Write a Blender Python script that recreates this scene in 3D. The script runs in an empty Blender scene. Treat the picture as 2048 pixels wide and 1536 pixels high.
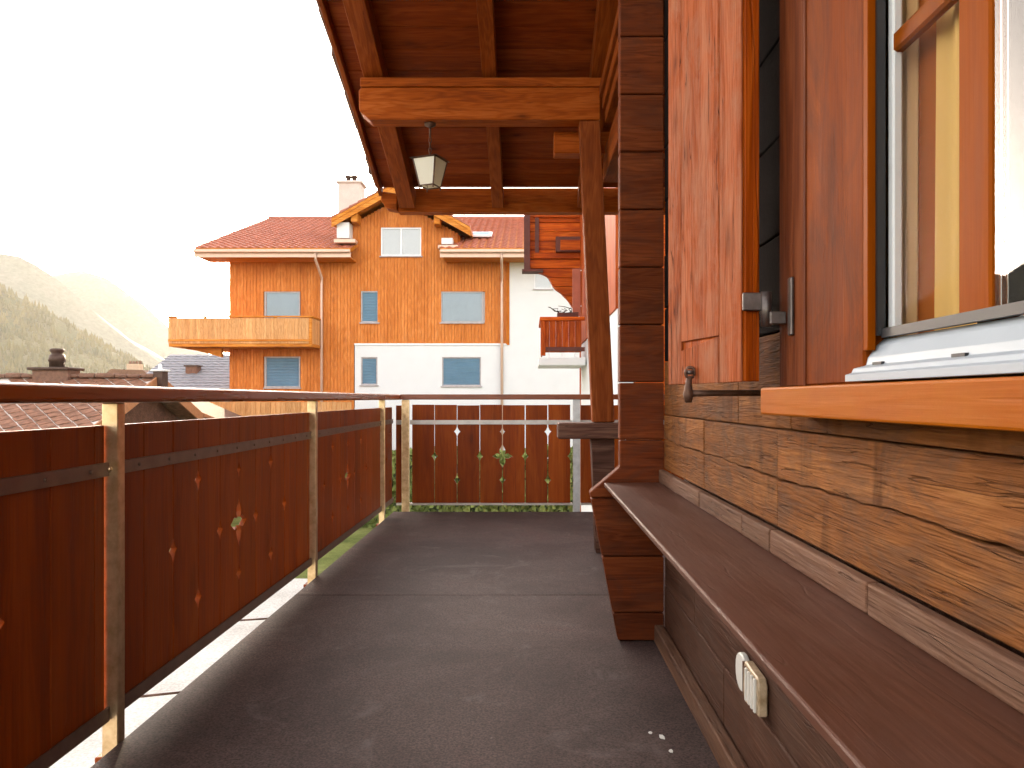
import bpy, bmesh, math, random
from mathutils import Matrix, Vector

random.seed(7)
scene = bpy.context.scene
COL = scene.collection
R = math.radians

# ------------------------------------------------------------------ camera
cam_d = bpy.data.cameras.new('camera')
cam_d.sensor_width = 36.0
cam_d.lens = 1540.0 / 2048.0 * 36.0
cam_d.shift_x = -(1056 - 1024) / 2048.0
cam_d.shift_y = (797 - 768) / 2048.0
cam_d.clip_start = 0.02
cam_d.clip_end = 6000
cam = bpy.data.objects.new('camera', cam_d)
cam.location = (0, 0, 1.0)
cam.rotation_euler = (R(90), 0, 0)
COL.objects.link(cam)
scene.camera = cam

# ------------------------------------------------------------------ sky, sun, exposure
SUN_DIR = Vector((-0.3730, 1.0, 0.167)).normalized()
SUN_EL = math.asin(SUN_DIR.z)
world = bpy.data.worlds.new('World')
scene.world = world
world.use_nodes = True
wn, wl = world.node_tree.nodes, world.node_tree.links
wn.clear()
sky = wn.new('ShaderNodeTexSky')
sky.sky_type = 'NISHITA'
sky.sun_disc = False
sky.sun_elevation = SUN_EL
sky.sun_rotation = math.atan2(SUN_DIR.x, SUN_DIR.y)
sky.altitude = 1200
sky.air_density = 1.0
sky.dust_density = 4.0
sky.ozone_density = 1.0
hsv = wn.new('ShaderNodeHueSaturation')
hsv.inputs['Saturation'].default_value = 0.35
bg = wn.new('ShaderNodeBackground')
bg.inputs['Strength'].default_value = 0.15
wo = wn.new('ShaderNodeOutputWorld')
wl.new(sky.outputs[0], hsv.inputs['Color'])
tint = wn.new('ShaderNodeMix'); tint.data_type = 'RGBA'; tint.blend_type = 'MULTIPLY'
tint.inputs['Factor'].default_value = 1.0
tint.inputs[7].default_value = (1.0, 0.905, 0.835, 1)
wl.new(hsv.outputs[0], tint.inputs[6])
wl.new(tint.outputs[2], bg.inputs['Color'])
wl.new(bg.outputs[0], wo.inputs['Surface'])

sun_d = bpy.data.lights.new('sun', 'SUN')
sun_d.energy = 3.0
sun_d.angle = R(0.5)
sun_d.color = (1.0, 0.80, 0.55)
sun = bpy.data.objects.new('sun', sun_d)
sun.rotation_euler = SUN_DIR.to_track_quat('Z', 'Y').to_euler()
sun.location = (-40, 100, 40)
COL.objects.link(sun)

vs = scene.view_settings
vs.view_transform = 'Standard'
vs.look = 'None'
vs.gamma = 1.0
vs.exposure = 3.15
vs.use_curve_mapping = False
scene.render.engine = 'CYCLES'
cy = scene.cycles
cy.use_denoising = True
cy.adaptive_threshold = 0.02
cy.max_bounces = 8
cy.diffuse_bounces = 5
cy.glossy_bounces = 3
cy.transmission_bounces = 6
cy.transparent_max_bounces = 12
cy.volume_bounces = 1
cy.sample_clamp_indirect = 8
cy.caustics_reflective = False
cy.caustics_refractive = False

# ------------------------------------------------------------------ helpers
W = {}

def put(o, mat4, parent=None):
    W[o.name] = mat4.copy()
    if parent is not None:
        o.parent = parent
        o.matrix_parent_inverse = W[parent.name].inverted()
    o.matrix_basis = mat4
    COL.objects.link(o)
    return o

def empty(name, loc, label, cat, group=None):
    o = bpy.data.objects.new(name, None)
    o.empty_display_size = 0.2
    put(o, Matrix.Translation(loc))
    return tag(o, label, cat, group)

def tag(o, label=None, cat=None, group=None, kind=None):
    if label: o['label'] = label
    if cat: o['category'] = cat
    if group: o['group'] = group
    if kind: o['kind'] = kind
    return o

def mesh_from_bm(name, bm, mats, smooth=False):
    bmesh.ops.recalc_face_normals(bm, faces=bm.faces)
    me = bpy.data.meshes.new(name)
    bm.to_mesh(me)
    bm.free()
    for m in (mats if isinstance(mats, (list, tuple)) else [mats]):
        me.materials.append(m)
    if smooth:
        for p in me.polygons: p.use_smooth = True
    return me

def obj(name, me, mat4, parent=None):
    return put(bpy.data.objects.new(name, me), mat4, parent)

def bm_box(bm, x0, x1, y0, y1, z0, z1, mi=0):
    v = [bm.verts.new(p) for p in ((x0,y0,z0),(x1,y0,z0),(x1,y1,z0),(x0,y1,z0),(x0,y0,z1),(x1,y0,z1),(x1,y1,z1),(x0,y1,z1))]
    for q in ((0,3,2,1),(4,5,6,7),(0,1,5,4),(1,2,6,5),(2,3,7,6),(3,0,4,7)):
        f = bm.faces.new([v[i] for i in q]); f.material_index = mi
    return v

def box(name, x0, x1, y0, y1, z0, z1, mat, parent=None, bev=0.0, frame=None, seg=1):
    """one box, its origin at its centre; frame = extra matrix the box coordinates live in"""
    c = Vector(((x0+x1)/2, (y0+y1)/2, (z0+z1)/2))
    bm = bmesh.new()
    bm_box(bm, x0-c.x, x1-c.x, y0-c.y, y1-c.y, z0-c.z, z1-c.z)
    if bev > 0:
        bmesh.ops.bevel(bm, geom=bm.edges[:], offset=bev, segments=seg, affect='EDGES', profile=0.5)
    m = Matrix.Translation(c)
    if frame is not None: m = frame @ m
    return obj(name, mesh_from_bm(name, bm, mat), m, parent)

def prism(name, pts, plane, d0, d1, mat, parent=None, bev=0.0, centre=True):
    """polygon pts extruded: plane 'XZ' extrudes along Y from d0 to d1, 'YZ' along X, 'XY' along Z"""
    def P(a, b, d):
        return {'XZ': (a, d, b), 'YZ': (d, a, b), 'XY': (a, b, d)}[plane]
    lo = [Vector(P(a, b, d0)) for a, b in pts]
    hi = [Vector(P(a, b, d1)) for a, b in pts]
    c = Vector((0,0,0))
    if centre:
        for i in range(3):
            vals = [p[i] for p in lo+hi]
            c[i] = (min(vals)+max(vals))/2
    bm = bmesh.new()
    a = [bm.verts.new(p-c) for p in lo]
    b = [bm.verts.new(p-c) for p in hi]
    bm.faces.new(a); bm.faces.new(b[::-1])
    n = len(pts)
    for i in range(n):
        bm.faces.new((a[i], b[i], b[(i+1) % n], a[(i+1) % n]))
    bmesh.ops.recalc_face_normals(bm, faces=bm.faces)
    if bev > 0:
        ee = [e for e in bm.edges if e.calc_face_angle(0) > 0.3]
        bmesh.ops.bevel(bm, geom=ee, offset=bev, segments=1, affect='EDGES', profile=0.5)
    return obj(name, mesh_from_bm(name, bm, mat), Matrix.Translation(c), parent)

def tube(name, pts, r, mat, parent=None, n=8):
    """round bar along a polyline"""
    pts = [Vector(p) for p in pts]
    c = sum(pts, Vector()) / len(pts)
    bm = bmesh.new()
    rings = []
    rr = r if isinstance(r, (list, tuple)) else [r]*len(pts)
    for i, p in enumerate(pts):
        d = (pts[min(i+1, len(pts)-1)] - pts[max(i-1, 0)]).normalized()
        up = Vector((0,0,1)) if abs(d.z) < 0.9 else Vector((1,0,0))
        u = d.cross(up).normalized(); v = d.cross(u).normalized()
        rings.append([bm.verts.new(p-c + (u*math.cos(t)+v*math.sin(t))*rr[i]) for t in [2*math.pi*k/n for k in range(n)]])
    for a, b in zip(rings, rings[1:]):
        for k in range(n):
            bm.faces.new((a[k], a[(k+1) % n], b[(k+1) % n], b[k]))
    bm.faces.new(rings[0]); bm.faces.new(rings[-1])
    return obj(name, mesh_from_bm(name, bm, mat, True), Matrix.Translation(c), parent)

def lathe(name, prof, loc, mat, parent=None, n=16):
    bm = bmesh.new()
    rings = [[bm.verts.new((r*math.cos(2*math.pi*k/n), r*math.sin(2*math.pi*k/n), z)) for k in range(n)] for r, z in prof]
    for a, b in zip(rings, rings[1:]):
        for k in range(n):
            bm.faces.new((a[k], a[(k+1) % n], b[(k+1) % n], b[k]))
    bm.faces.new(rings[0]); bm.faces.new(rings[-1])
    return obj(name, mesh_from_bm(name, bm, mat, True), Matrix.Translation(loc), parent)

# ------------------------------------------------------------------ materials
def new_mat(name):
    m = bpy.data.materials.new(name)
    m.use_nodes = True
    return m, m.node_tree.nodes, m.node_tree.links, m.node_tree.nodes['Principled BSDF']

def ramp(nodes, stops):
    r = nodes.new('ShaderNodeValToRGB')
    el = r.color_ramp.elements
    while len(el) < len(stops): el.new(0.5)
    for e, (p, c) in zip(el, stops):
        e.position = p
        e.color = (c[0], c[1], c[2], 1)
    return r

def mixc(nodes, links, fac, a, b, mode='MIX'):
    n = nodes.new('ShaderNodeMix')
    n.data_type = 'RGBA'; n.blend_type = mode
    for s, v in ((n.inputs['Factor'], fac), (n.inputs[6], a), (n.inputs[7], b)):
        if hasattr(v, 'is_linked') or hasattr(v, 'links'): links.new(v, s)
        elif isinstance(v, (int, float)): s.default_value = v
        else: s.default_value = (v[0], v[1], v[2], 1)
    return n.outputs[2]

def math_n(nodes, links, op, a, b=None):
    n = nodes.new('ShaderNodeMath'); n.operation = op
    for s, v in ((n.inputs[0], a), (n.inputs[1], b)):
        if v is None: continue
        if isinstance(v, (int, float)): s.default_value = v
        else: links.new(v, s)
    return n.outputs[0]

def noise(nodes, links, vec, scale, detail=4, rough=0.55, dist=0.0):
    n = nodes.new('ShaderNodeTexNoise')
    n.inputs['Scale'].default_value = scale
    n.inputs['Detail'].default_value = detail
    n.inputs['Roughness'].default_value = rough
    n.inputs['Distortion'].default_value = dist
    links.new(vec, n.inputs['Vector'])
    return n.outputs['Fac']

def coords(nodes, links, scale, rnd=True):
    tc = nodes.new('ShaderNodeTexCoord')
    v = tc.outputs['Object']
    if rnd:
        oi = nodes.new('ShaderNodeObjectInfo')
        mul = nodes.new('ShaderNodeVectorMath'); mul.operation = 'MULTIPLY'
        comb = nodes.new('ShaderNodeCombineXYZ')
        for i in range(3): links.new(oi.outputs['Random'], comb.inputs[i])
        links.new(comb.outputs[0], mul.inputs[0]); mul.inputs[1].default_value = (37.1, 53.7, 71.3)
        add = nodes.new('ShaderNodeVectorMath'); add.operation = 'ADD'
        links.new(v, add.inputs[0]); links.new(mul.outputs[0], add.inputs[1])
        v = add.outputs[0]
    mp = nodes.new('ShaderNodeMapping'); mp.vector_type = 'POINT'
    mp.inputs['Scale'].default_value = scale
    links.new(v, mp.inputs['Vector'])
    return mp.outputs[0], v

def ax_scale(axis, along, across):
    s = [across]*3
    s['XYZ'.index(axis)] = along
    return s

def wood(name, dark, mid, light, axis='Z', size=1.0, rough=0.55, bump=0.25, knots=0.6, var=0.25, wear=None, wear_amt=0.5, spec=0.18, streak=0.5, checks=0.35, ring=0.18, drips=0.0, bend=0.45):
    m, N, L, B = new_mat(name)
    vg, raw = coords(N, L, ax_scale(axis, 0.5/size, 6.0/size))
    big = noise(N, L, vg, 1.0, 4, 0.6, bend)
    vm, _ = coords(N, L, ax_scale(axis, 1.1/size, 26.0/size))
    med = noise(N, L, vm, 1.0, 3, 0.6, bend*0.5)
    vf, _ = coords(N, L, ax_scale(axis, 3.0/size, 110.0/size))
    fine = noise(N, L, vf, 1.0, 2, 0.65)
    # knots bend the grain: distance to scattered points, stretched along the grain
    vk, _ = coords(N, L, ax_scale(axis, 1.5/size, 4.0/size))
    wob = noise(N, L, vk, 5.0, 2, 0.5)
    vo = N.new('ShaderNodeTexVoronoi'); vo.inputs['Scale'].default_value = 1.0
    L.new(vk, vo.inputs['Vector'])
    kd = math_n(N, L, 'ADD', vo.outputs['Distance'], math_n(N, L, 'MULTIPLY', math_n(N, L, 'SUBTRACT', wob, 0.5), 0.10))
    # growth rings read off the large noise so that lines run along the grain and close around highs
    rg = math_n(N, L, 'ADD', math_n(N, L, 'MULTIPLY', big, 55.0), math_n(N, L, 'MULTIPLY', kd, 16.0))
    rs = math_n(N, L, 'SINE', rg)
    rs = math_n(N, L, 'MULTIPLY', math_n(N, L, 'ADD', rs, 1.0), 0.5)
    t = math_n(N, L, 'MULTIPLY', big, 0.62)
    t = math_n(N, L, 'ADD', t, math_n(N, L, 'MULTIPLY', med, 0.38))
    t = math_n(N, L, 'ADD', t, math_n(N, L, 'MULTIPLY', math_n(N, L, 'SUBTRACT', fine, 0.5), streak))
    t = math_n(N, L, 'ADD', t, math_n(N, L, 'MULTIPLY', math_n(N, L, 'SUBTRACT', rs, 0.5), ring))
    rp = ramp(N, [(0.27, dark), (0.50, mid), (0.73, light)])
    L.new(t, rp.inputs[0])
    col = rp.outputs[0]
    if wear is not None:
        vw, _ = coords(N, L, ax_scale(axis, 1.6/size, 3.2/size))
        wn_ = noise(N, L, vw, 1.7, 5, 0.7, 0.7)
        wr = ramp(N, [(0.44, (0,0,0)), (0.64, (1,1,1))])
        L.new(wn_, wr.inputs[0])
        wfac = math_n(N, L, 'MULTIPLY', wr.outputs[0], wear_amt)
        col = mixc(N, L, wfac, col, mixc(N, L, math_n(N, L, 'MULTIPLY', fine, 0.5), wear, tuple(c*0.6 for c in wear)))
    if knots > 0:
        kr = ramp(N, [(0.035, (1,1,1)), (0.075, (0.55,0.55,0.55)), (0.15, (0.12,0.12,0.12)), (0.26, (0,0,0))])
        L.new(kd, kr.inputs[0])
        col = mixc(N, L, math_n(N, L, 'MULTIPLY', kr.outputs[0], knots), col, tuple(c*0.4 for c in dark))
    if checks > 0:
        vc, _ = coords(N, L, ax_scale(axis, 0.9/size, 22.0/size))
        cn = noise(N, L, vc, 1.0, 2, 0.6, 0.2)
        ca = math_n(N, L, 'ABSOLUTE', math_n(N, L, 'SUBTRACT', cn, 0.62))
        cr_ = ramp(N, [(0.004, (1,1,1)), (0.012, (0,0,0))]); L.new(ca, cr_.inputs[0])
        col = mixc(N, L, math_n(N, L, 'MULTIPLY', cr_.outputs[0], checks), col, tuple(c*0.3 for c in dark))
    if drips > 0:
        vd, _ = coords(N, L, (1.0, 5.5, 1.5))
        dn = noise(N, L, vd, 1.0, 4, 0.6, 0.5)
        dr = ramp(N, [(0.56, (0,0,0)), (0.68, (1,1,1))]); L.new(dn, dr.inputs[0])
        col = mixc(N, L, math_n(N, L, 'MULTIPLY', dr.outputs[0], drips), col, tuple(c*0.5 for c in dark))
    oi = N.new('ShaderNodeObjectInfo')
    mr = N.new('ShaderNodeMapRange')
    mr.inputs['To Min'].default_value = 1-var; mr.inputs['To Max'].default_value = 1+var
    L.new(oi.outputs['Random'], mr.inputs['Value'])
    hs = N.new('ShaderNodeHueSaturation'); hs.inputs['Saturation'].default_value = 1.07
    L.new(mr.outputs[0], hs.inputs['Value']); L.new(col, hs.inputs['Color'])
    L.new(hs.outputs[0], B.inputs['Base Color'])
    rr = N.new('ShaderNodeMapRange')
    rr.inputs['To Min'].default_value = rough-0.12; rr.inputs['To Max'].default_value = rough+0.15
    L.new(med, rr.inputs['Value']); L.new(rr.outputs[0], B.inputs['Roughness'])
    B.inputs['Specular IOR Level'].default_value = spec
    hgt = math_n(N, L, 'ADD', fine, math_n(N, L, 'MULTIPLY', rs, 0.4))
    if checks > 0: hgt = math_n(N, L, 'SUBTRACT', hgt, math_n(N, L, 'MULTIPLY', cr_.outputs[0], 2.0))
    bp = N.new('ShaderNodeBump'); bp.inputs['Strength'].default_value = bump; bp.inputs['Distance'].default_value = 0.004
    L.new(hgt, bp.inputs['Height']); L.new(bp.outputs[0], B.inputs['Normal'])
    return m

def plain(name, col, rough=0.5, metal=0.0, mott=0.12, scale=8.0, bump=0.0, spec=0.4, col2=None, rnd=True):
    m, N, L, B = new_mat(name)
    v, _ = coords(N, L, (1,1,1), rnd)
    n = noise(N, L, v, scale, 5, 0.6)
    c2 = col2 if col2 else tuple(c*(1-mott*2.2) for c in col)
    rp = ramp(N, [(0.30, c2), (0.62, col)])
    L.new(n, rp.inputs[0]); L.new(rp.outputs[0], B.inputs['Base Color'])
    B.inputs['Roughness'].default_value = rough
    B.inputs['Metallic'].default_value = metal
    B.inputs['Specular IOR Level'].default_value = spec
    if bump > 0:
        n2 = noise(N, L, v, scale*8, 3, 0.6)
        bp = N.new('ShaderNodeBump'); bp.inputs['Strength'].default_value = bump; bp.inputs['Distance'].default_value = 0.01
        L.new(n2, bp.inputs['Height']); L.new(bp.outputs[0], B.inputs['Normal'])
    return m

M = {}
M['rail_board'] = wood('rail_board', (0.15,0.028,0.009), (0.25,0.054,0.016), (0.34,0.090,0.027), 'Z', rough=0.5, var=0.16, knots=0.5, bump=0.15, streak=0.25, checks=0.1, ring=0.08)
M['handrail'] = wood('handrail', (0.20,0.048,0.014), (0.26,0.066,0.020), (0.32,0.09,0.028), 'Y', rough=0.26, var=0.03, knots=0.0, bump=0.06, spec=0.4, streak=0.25, checks=0, ring=0.06)
M['handrail_x'] = wood('handrail_x', (0.16,0.040,0.016), (0.22,0.06,0.024), (0.28,0.085,0.035), 'X', rough=0.34, var=0.05, knots=0.0, bump=0.08, spec=0.5)
M['zinc'] = plain('zinc', (0.76,0.57,0.35), 0.32, 0.9, 0.12, 22, 0.03, col2=(0.52,0.34,0.18))
M['zinc_grey'] = plain('zinc_grey', (0.62,0.63,0.64), 0.42, 0.8, 0.1, 22, 0.03)
M['strap'] = plain('strap', (0.20,0.13,0.10), 0.45, 0.6, 0.1, 15, 0.03)
M['strap_end'] = plain('strap_end', (0.55,0.50,0.46), 0.45, 0.6, 0.1, 15, 0.03)
M['log_end'] = wood('log_end', (0.076,0.018,0.008), (0.132,0.034,0.0145), (0.19,0.056,0.024), 'X', size=0.6, rough=0.6, var=0.16, knots=0.5, bump=0.3, streak=0.28, ring=0.14, spec=0.08, wear=(0.075,0.030,0.018), wear_amt=0.5)
M['log_shade'] = plain('log_shade', (0.010,0.006,0.005), 0.9, mott=0.2, scale=12, bump=0.2, spec=0.05)  # near-black: deep shade behind the shutter put into the log colour
M['log_wall'] = wood('log_wall', (0.095,0.036,0.015), (0.20,0.082,0.033), (0.30,0.138,0.058), 'Y', size=0.42, rough=0.72, var=0.14, knots=0.25, bump=0.8, wear=(0.115,0.062,0.039), wear_amt=0.7, streak=0.4, checks=0.45, ring=0.06, drips=0.65, spec=0.06, bend=0.12)
M['skirt'] = wood('skirt', (0.075,0.036,0.023), (0.135,0.070,0.044), (0.20,0.115,0.075), 'Y', size=0.6, rough=0.65, var=0.15, knots=0.2, bump=0.6, wear=(0.15,0.092,0.068), wear_amt=0.5, streak=0.4, ring=0.1, spec=0.08)
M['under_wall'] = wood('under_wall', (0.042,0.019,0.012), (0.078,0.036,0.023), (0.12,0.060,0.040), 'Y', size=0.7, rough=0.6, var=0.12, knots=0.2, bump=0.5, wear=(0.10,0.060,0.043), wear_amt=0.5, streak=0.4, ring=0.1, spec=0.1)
M['bench'] = wood('bench', (0.055,0.022,0.014), (0.084,0.034,0.021), (0.115,0.050,0.032), 'Y', size=0.8, rough=0.45, var=0.03, knots=0.0, bump=0.15, wear=(0.125,0.064,0.048), wear_amt=0.6, streak=0.3, checks=0.2, ring=0.06, spec=0.28, bend=0.2)
M['shutter'] = wood('shutter', (0.16,0.037,0.015), (0.29,0.080,0.036), (0.42,0.15,0.080), 'Z', size=0.5, rough=0.7, var=0.05, knots=0.8, bump=0.8, wear=(0.35,0.16,0.10), wear_amt=0.65, streak=0.5, checks=0.8, ring=0.08, spec=0.04, bend=0.15)
M['shutter_edge'] = wood('shutter_edge', (0.19,0.036,0.010), (0.30,0.064,0.018), (0.40,0.105,0.032), 'Z', rough=0.6, var=0.04, knots=0.3, bump=0.5, spec=0.1)
M['casing'] = wood('casing', (0.10,0.022,0.007), (0.175,0.042,0.012), (0.23,0.064,0.020), 'Z', size=0.6, rough=0.62, var=0.05, knots=0.2, bump=0.2, wear=(0.080,0.025,0.012), wear_amt=0.65, streak=0.25, checks=0.1, ring=0.06, spec=0.04, bend=0.2)
M['casing_dull'] = wood('casing_dull', (0.075,0.021,0.011), (0.12,0.036,0.017), (0.17,0.058,0.029), 'Z', rough=0.6, var=0.04, knots=0.2, bump=0.25, checks=0.2, spec=0.05)
M['sill'] = wood('sill', (0.25,0.064,0.010), (0.31,0.086,0.014), (0.36,0.112,0.022), 'Y', size=0.9, rough=0.5, var=0.03, knots=0.1, bump=0.10, wear=(0.38,0.14,0.036), wear_amt=0.5, streak=0.25, checks=0.1, ring=0.06, spec=0.08, bend=0.2)
M['sash'] = wood('sash', (0.17,0.040,0.009), (0.22,0.056,0.013), (0.26,0.075,0.019), 'Z', size=0.6, rough=0.5, var=0.03, knots=0.0, bump=0.05, spec=0.03, streak=0.25, checks=0, ring=0.05)
M['beam'] = wood('beam', (0.17,0.037,0.012), (0.30,0.074,0.023), (0.41,0.122,0.041), 'X', size=0.7, rough=0.6, var=0.08, knots=0.7, bump=0.25, streak=0.3, ring=0.14, spec=0.08)
M['beam_z'] = wood('beam_z', (0.12,0.029,0.011), (0.20,0.054,0.020), (0.28,0.085,0.033), 'Z', size=0.7, rough=0.6, var=0.05, knots=0.8, bump=0.25, streak=0.3, ring=0.14, spec=0.08)
M['beam_y'] = wood('beam_y', (0.12,0.028,0.010), (0.21,0.053,0.018), (0.29,0.085,0.031), 'Y', size=0.7, rough=0.6, var=0.10, knots=0.7, bump=0.25, streak=0.3, ring=0.14, spec=0.08)
M['soffit'] = wood('soffit', (0.13,0.026,0.010), (0.21,0.047,0.017), (0.28,0.074,0.027), 'X', size=0.8, rough=0.58, var=0.10, knots=0.8, bump=0.15, streak=0.25, ring=0.12, spec=0.08)
M['dark_wood'] = wood('dark_wood', (0.05,0.02,0.012), (0.10,0.045,0.03), (0.17,0.09,0.06), 'X', rough=0.6, var=0.1, knots=0.3, bump=0.3)
M['iron'] = plain('iron', (0.16,0.135,0.125), 0.38, 0.85, 0.2, 30, 0.1)
M['rust_iron'] = plain('rust_iron', (0.14,0.07,0.045), 0.55, 0.5, 0.25, 30, 0.1)
M['white_alu'] = plain('white_alu', (0.35,0.39,0.43), 0.4, 0.0, 0.03, 10, spec=0.1)
M['gasket'] = plain('gasket', (0.02,0.02,0.022), 0.5)
M['white_plastic'] = plain('white_plastic', (0.80,0.78,0.72), 0.4, mott=0.04)
M['cream_plastic'] = plain('cream_plastic', (0.66,0.50,0.33), 0.4, mott=0.15, scale=40, col2=(0.36,0.24,0.13))
M['plaster'] = plain('plaster', (0.66,0.66,0.665), 0.85, mott=0.02, scale=2, bump=0.15, spec=0.1)
M['clad'] = wood('clad', (0.40,0.128,0.040), (0.54,0.192,0.064), (0.66,0.27,0.10), 'Z', size=1.6, rough=0.6, var=0.02, knots=0.3, bump=0.1, checks=0.1, wear=(0.46,0.15,0.045), wear_amt=0.5)
M['clad_deep'] = wood('clad_deep', (0.30,0.085,0.018), (0.44,0.14,0.03), (0.54,0.21,0.055), 'Z', size=1.6, rough=0.6, var=0.02, knots=0.2, bump=0.1)
M['clad_x'] = wood('clad_x', (0.36,0.12,0.03), (0.52,0.20,0.052), (0.64,0.29,0.09), 'X', size=2, rough=0.6, var=0.05, knots=0.1, bump=0.1)
M['tile'] = plain('tile', (0.44,0.145,0.085), 0.7, 0, 0.15, 3.0, 0.1)
M['old_tile'] = plain('old_tile', (0.20,0.10,0.065), 0.8, 0, 0.2, 12, 0.3)
M['gutter'] = plain('gutter', (0.62,0.42,0.32), 0.45, 0.3, 0.05)
M['pale_sky_back'] = plain('pale_sky_back', (0.30,0.39,0.48), 0.5, 0, 0.05, 2)
M['chimney_render'] = plain('chimney_render', (0.58,0.50,0.45), 0.9, mott=0.05, scale=3)
M['hedge_leaf'] = plain('hedge_leaf', (0.26,0.29,0.085), 0.7, 0, 0.25, 1.5, spec=0.15, col2=(0.11,0.15,0.04))
M['blind'] = plain('blind', (0.17,0.29,0.40), 0.5, 0, 0.06, 2)
M['winframe'] = plain('winframe', (0.40,0.36,0.36), 0.5)
M['white_frame'] = plain('white_frame', (0.78,0.78,0.80), 0.45, mott=0.02)
M['red_wood'] = wood('red_wood', (0.24,0.040,0.013), (0.40,0.082,0.024), (0.55,0.15,0.045), 'X', size=1.6, rough=0.6, var=0.16, knots=0.4, bump=0.2)
M['red_wood_z'] = wood('red_wood_z', (0.20,0.036,0.012), (0.33,0.068,0.022), (0.46,0.12,0.04), 'Z', size=1.6, rough=0.6, var=0.2, knots=0.3, bump=0.2)
M['dark_red'] = plain('dark_red', (0.10,0.022,0.012), 0.6, mott=0.15)
M['pink_shutter'] = plain('pink_shutter', (0.40,0.115,0.065), 0.6, mott=0.1, scale=6)
M['slate'] = plain('slate', (0.28,0.135,0.085), 0.8, 0, 0.25, 7.0, 0.25, spec=0.1)
M['slate_bed'] = plain('slate_bed', (0.72,0.64,0.58), 0.8, 0, 0.06)
M['grey_slate'] = plain('grey_slate', (0.26,0.26,0.29), 0.7, 0, 0.12, 4.0, 0.2)
M['barge'] = plain('barge', (0.42,0.17,0.07), 0.6)
M['brown_metal'] = plain('brown_metal', (0.075,0.038,0.026), 0.5, 0.4, 0.2, 8)
M['render_wall'] = plain('render_wall', (0.55,0.40,0.28), 0.85, mott=0.08, scale=2)
M['fence'] = wood('fence', (0.42,0.20,0.085), (0.55,0.29,0.13), (0.66,0.38,0.19), 'Z', rough=0.6, var=0.12, knots=0.2, bump=0.1)
M['twig'] = plain('twig', (0.05,0.035,0.025), 0.8)
M['leaf'] = plain('leaf', (0.06,0.09,0.03), 0.7)

def floor_mat():
    m, N, L, B = new_mat('deck_matting')
    v, raw = coords(N, L, (1,1,1), False)
    a = noise(N, L, v, 1.3, 6, 0.6, 0.4)
    rp = ramp(N, [(0.30, (0.036,0.020,0.016)), (0.45, (0.066,0.037,0.031)), (0.57, (0.102,0.064,0.054)), (0.70, (0.094,0.040,0.036))])
    L.new(a, rp.inputs[0])
    vs_, _ = coords(N, L, (3.0, 26.0, 10.0), False)
    b = noise(N, L, vs_, 1.5, 4, 0.65, 0.3)
    col = mixc(N, L, math_n(N, L, 'MULTIPLY', b, 0.5), rp.outputs[0], (0.062,0.044,0.042))
    c = noise(N, L, v, 140.0, 2, 0.75)
    cr = ramp(N, [(0.35, (0.42,0.42,0.42)), (0.65, (1.5,1.5,1.5))])
    L.new(c, cr.inputs[0])
    col = mixc(N, L, 1.0, col, cr.outputs[0], 'MULTIPLY')
    # pale scuffs and crumbs
    vo = N.new('ShaderNodeTexVoronoi'); vo.inputs['Scale'].default_value = 5.5
    L.new(v, vo.inputs['Vector'])
    sp = ramp(N, [(0.012, (1,1,1)), (0.028, (0,0,0))]); L.new(vo.outputs['Distance'], sp.inputs[0])
    col = mixc(N, L, sp.outputs[0], col, (0.32,0.28,0.24))
    sc_ = noise(N, L, v, 3.1, 8, 0.75, 1.2)
    sr = ramp(N, [(0.56, (0,0,0)), (0.74, (1,1,1))]); L.new(sc_, sr.inputs[0])
    col = mixc(N, L, math_n(N, L, 'MULTIPLY', sr.outputs[0], 0.6), col, (0.17,0.135,0.12))
    L.new(col, B.inputs['Base Color'])
    B.inputs['Roughness'].default_value = 0.66
    B.inputs['Specular IOR Level'].default_value = 0.22
    bp = N.new('ShaderNodeBump'); bp.inputs['Strength'].default_value = 0.35; bp.inputs['Distance'].default_value = 0.003
    L.new(c, bp.inputs['Height']); L.new(bp.outputs[0], B.inputs['Normal'])
    return m
M['deck'] = floor_mat()

def glass_mat(name, ior):
    m, N, L, B = new_mat(name)
    N.remove(B)
    out = [n for n in N if n.type == 'OUTPUT_MATERIAL'][0]
    tr = N.new('ShaderNodeBsdfTransparent'); tr.inputs[0].default_value = (0.94,0.95,0.95,1)
    gl = N.new('ShaderNodeBsdfGlossy'); gl.inputs['Roughness'].default_value = 0.01
    fr = N.new('ShaderNodeFresnel'); fr.inputs['IOR'].default_value = ior
    mx = N.new('ShaderNodeMixShader')
    L.new(fr.outputs[0], mx.inputs[0]); L.new(tr.outputs[0], mx.inputs[1]); L.new(gl.outputs[0], mx.inputs[2])
    L.new(mx.outputs[0], out.inputs['Surface'])
    return m
M['glass'] = glass_mat('window_glass', 1.42)
M['clear_glass'] = glass_mat('clear_glass', 1.015)

def cloth(name, col, trans=0.35):
    m, N, L, B = new_mat(name)
    out = [n for n in N if n.type == 'OUTPUT_MATERIAL'][0]
    N.remove(B)
    d = N.new('ShaderNodeBsdfDiffuse'); d.inputs[0].default_value = (*col, 1)
    t = N.new('ShaderNodeBsdfTranslucent'); t.inputs[0].default_value = (*col, 1)
    mx = N.new('ShaderNodeMixShader'); mx.inputs[0].default_value = trans
    L.new(d.outputs[0], mx.inputs[1]); L.new(t.outputs[0], mx.inputs[2]); L.new(mx.outputs[0], out.inputs['Surface'])
    return m
M['net'] = cloth('net', (0.86,0.87,0.88), 0.3)
M['drape_peach'] = cloth('drape_peach', (0.82,0.50,0.24), 0.2)
M['drape_brown'] = cloth('drape_brown', (0.36,0.10,0.022), 0.1)
M['drape_yellow'] = cloth('drape_yellow', (0.72,0.44,0.15), 0.2)
M['lamp_glass'] = cloth('lamp_glass', (0.88,0.84,0.74), 0.4)
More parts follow.
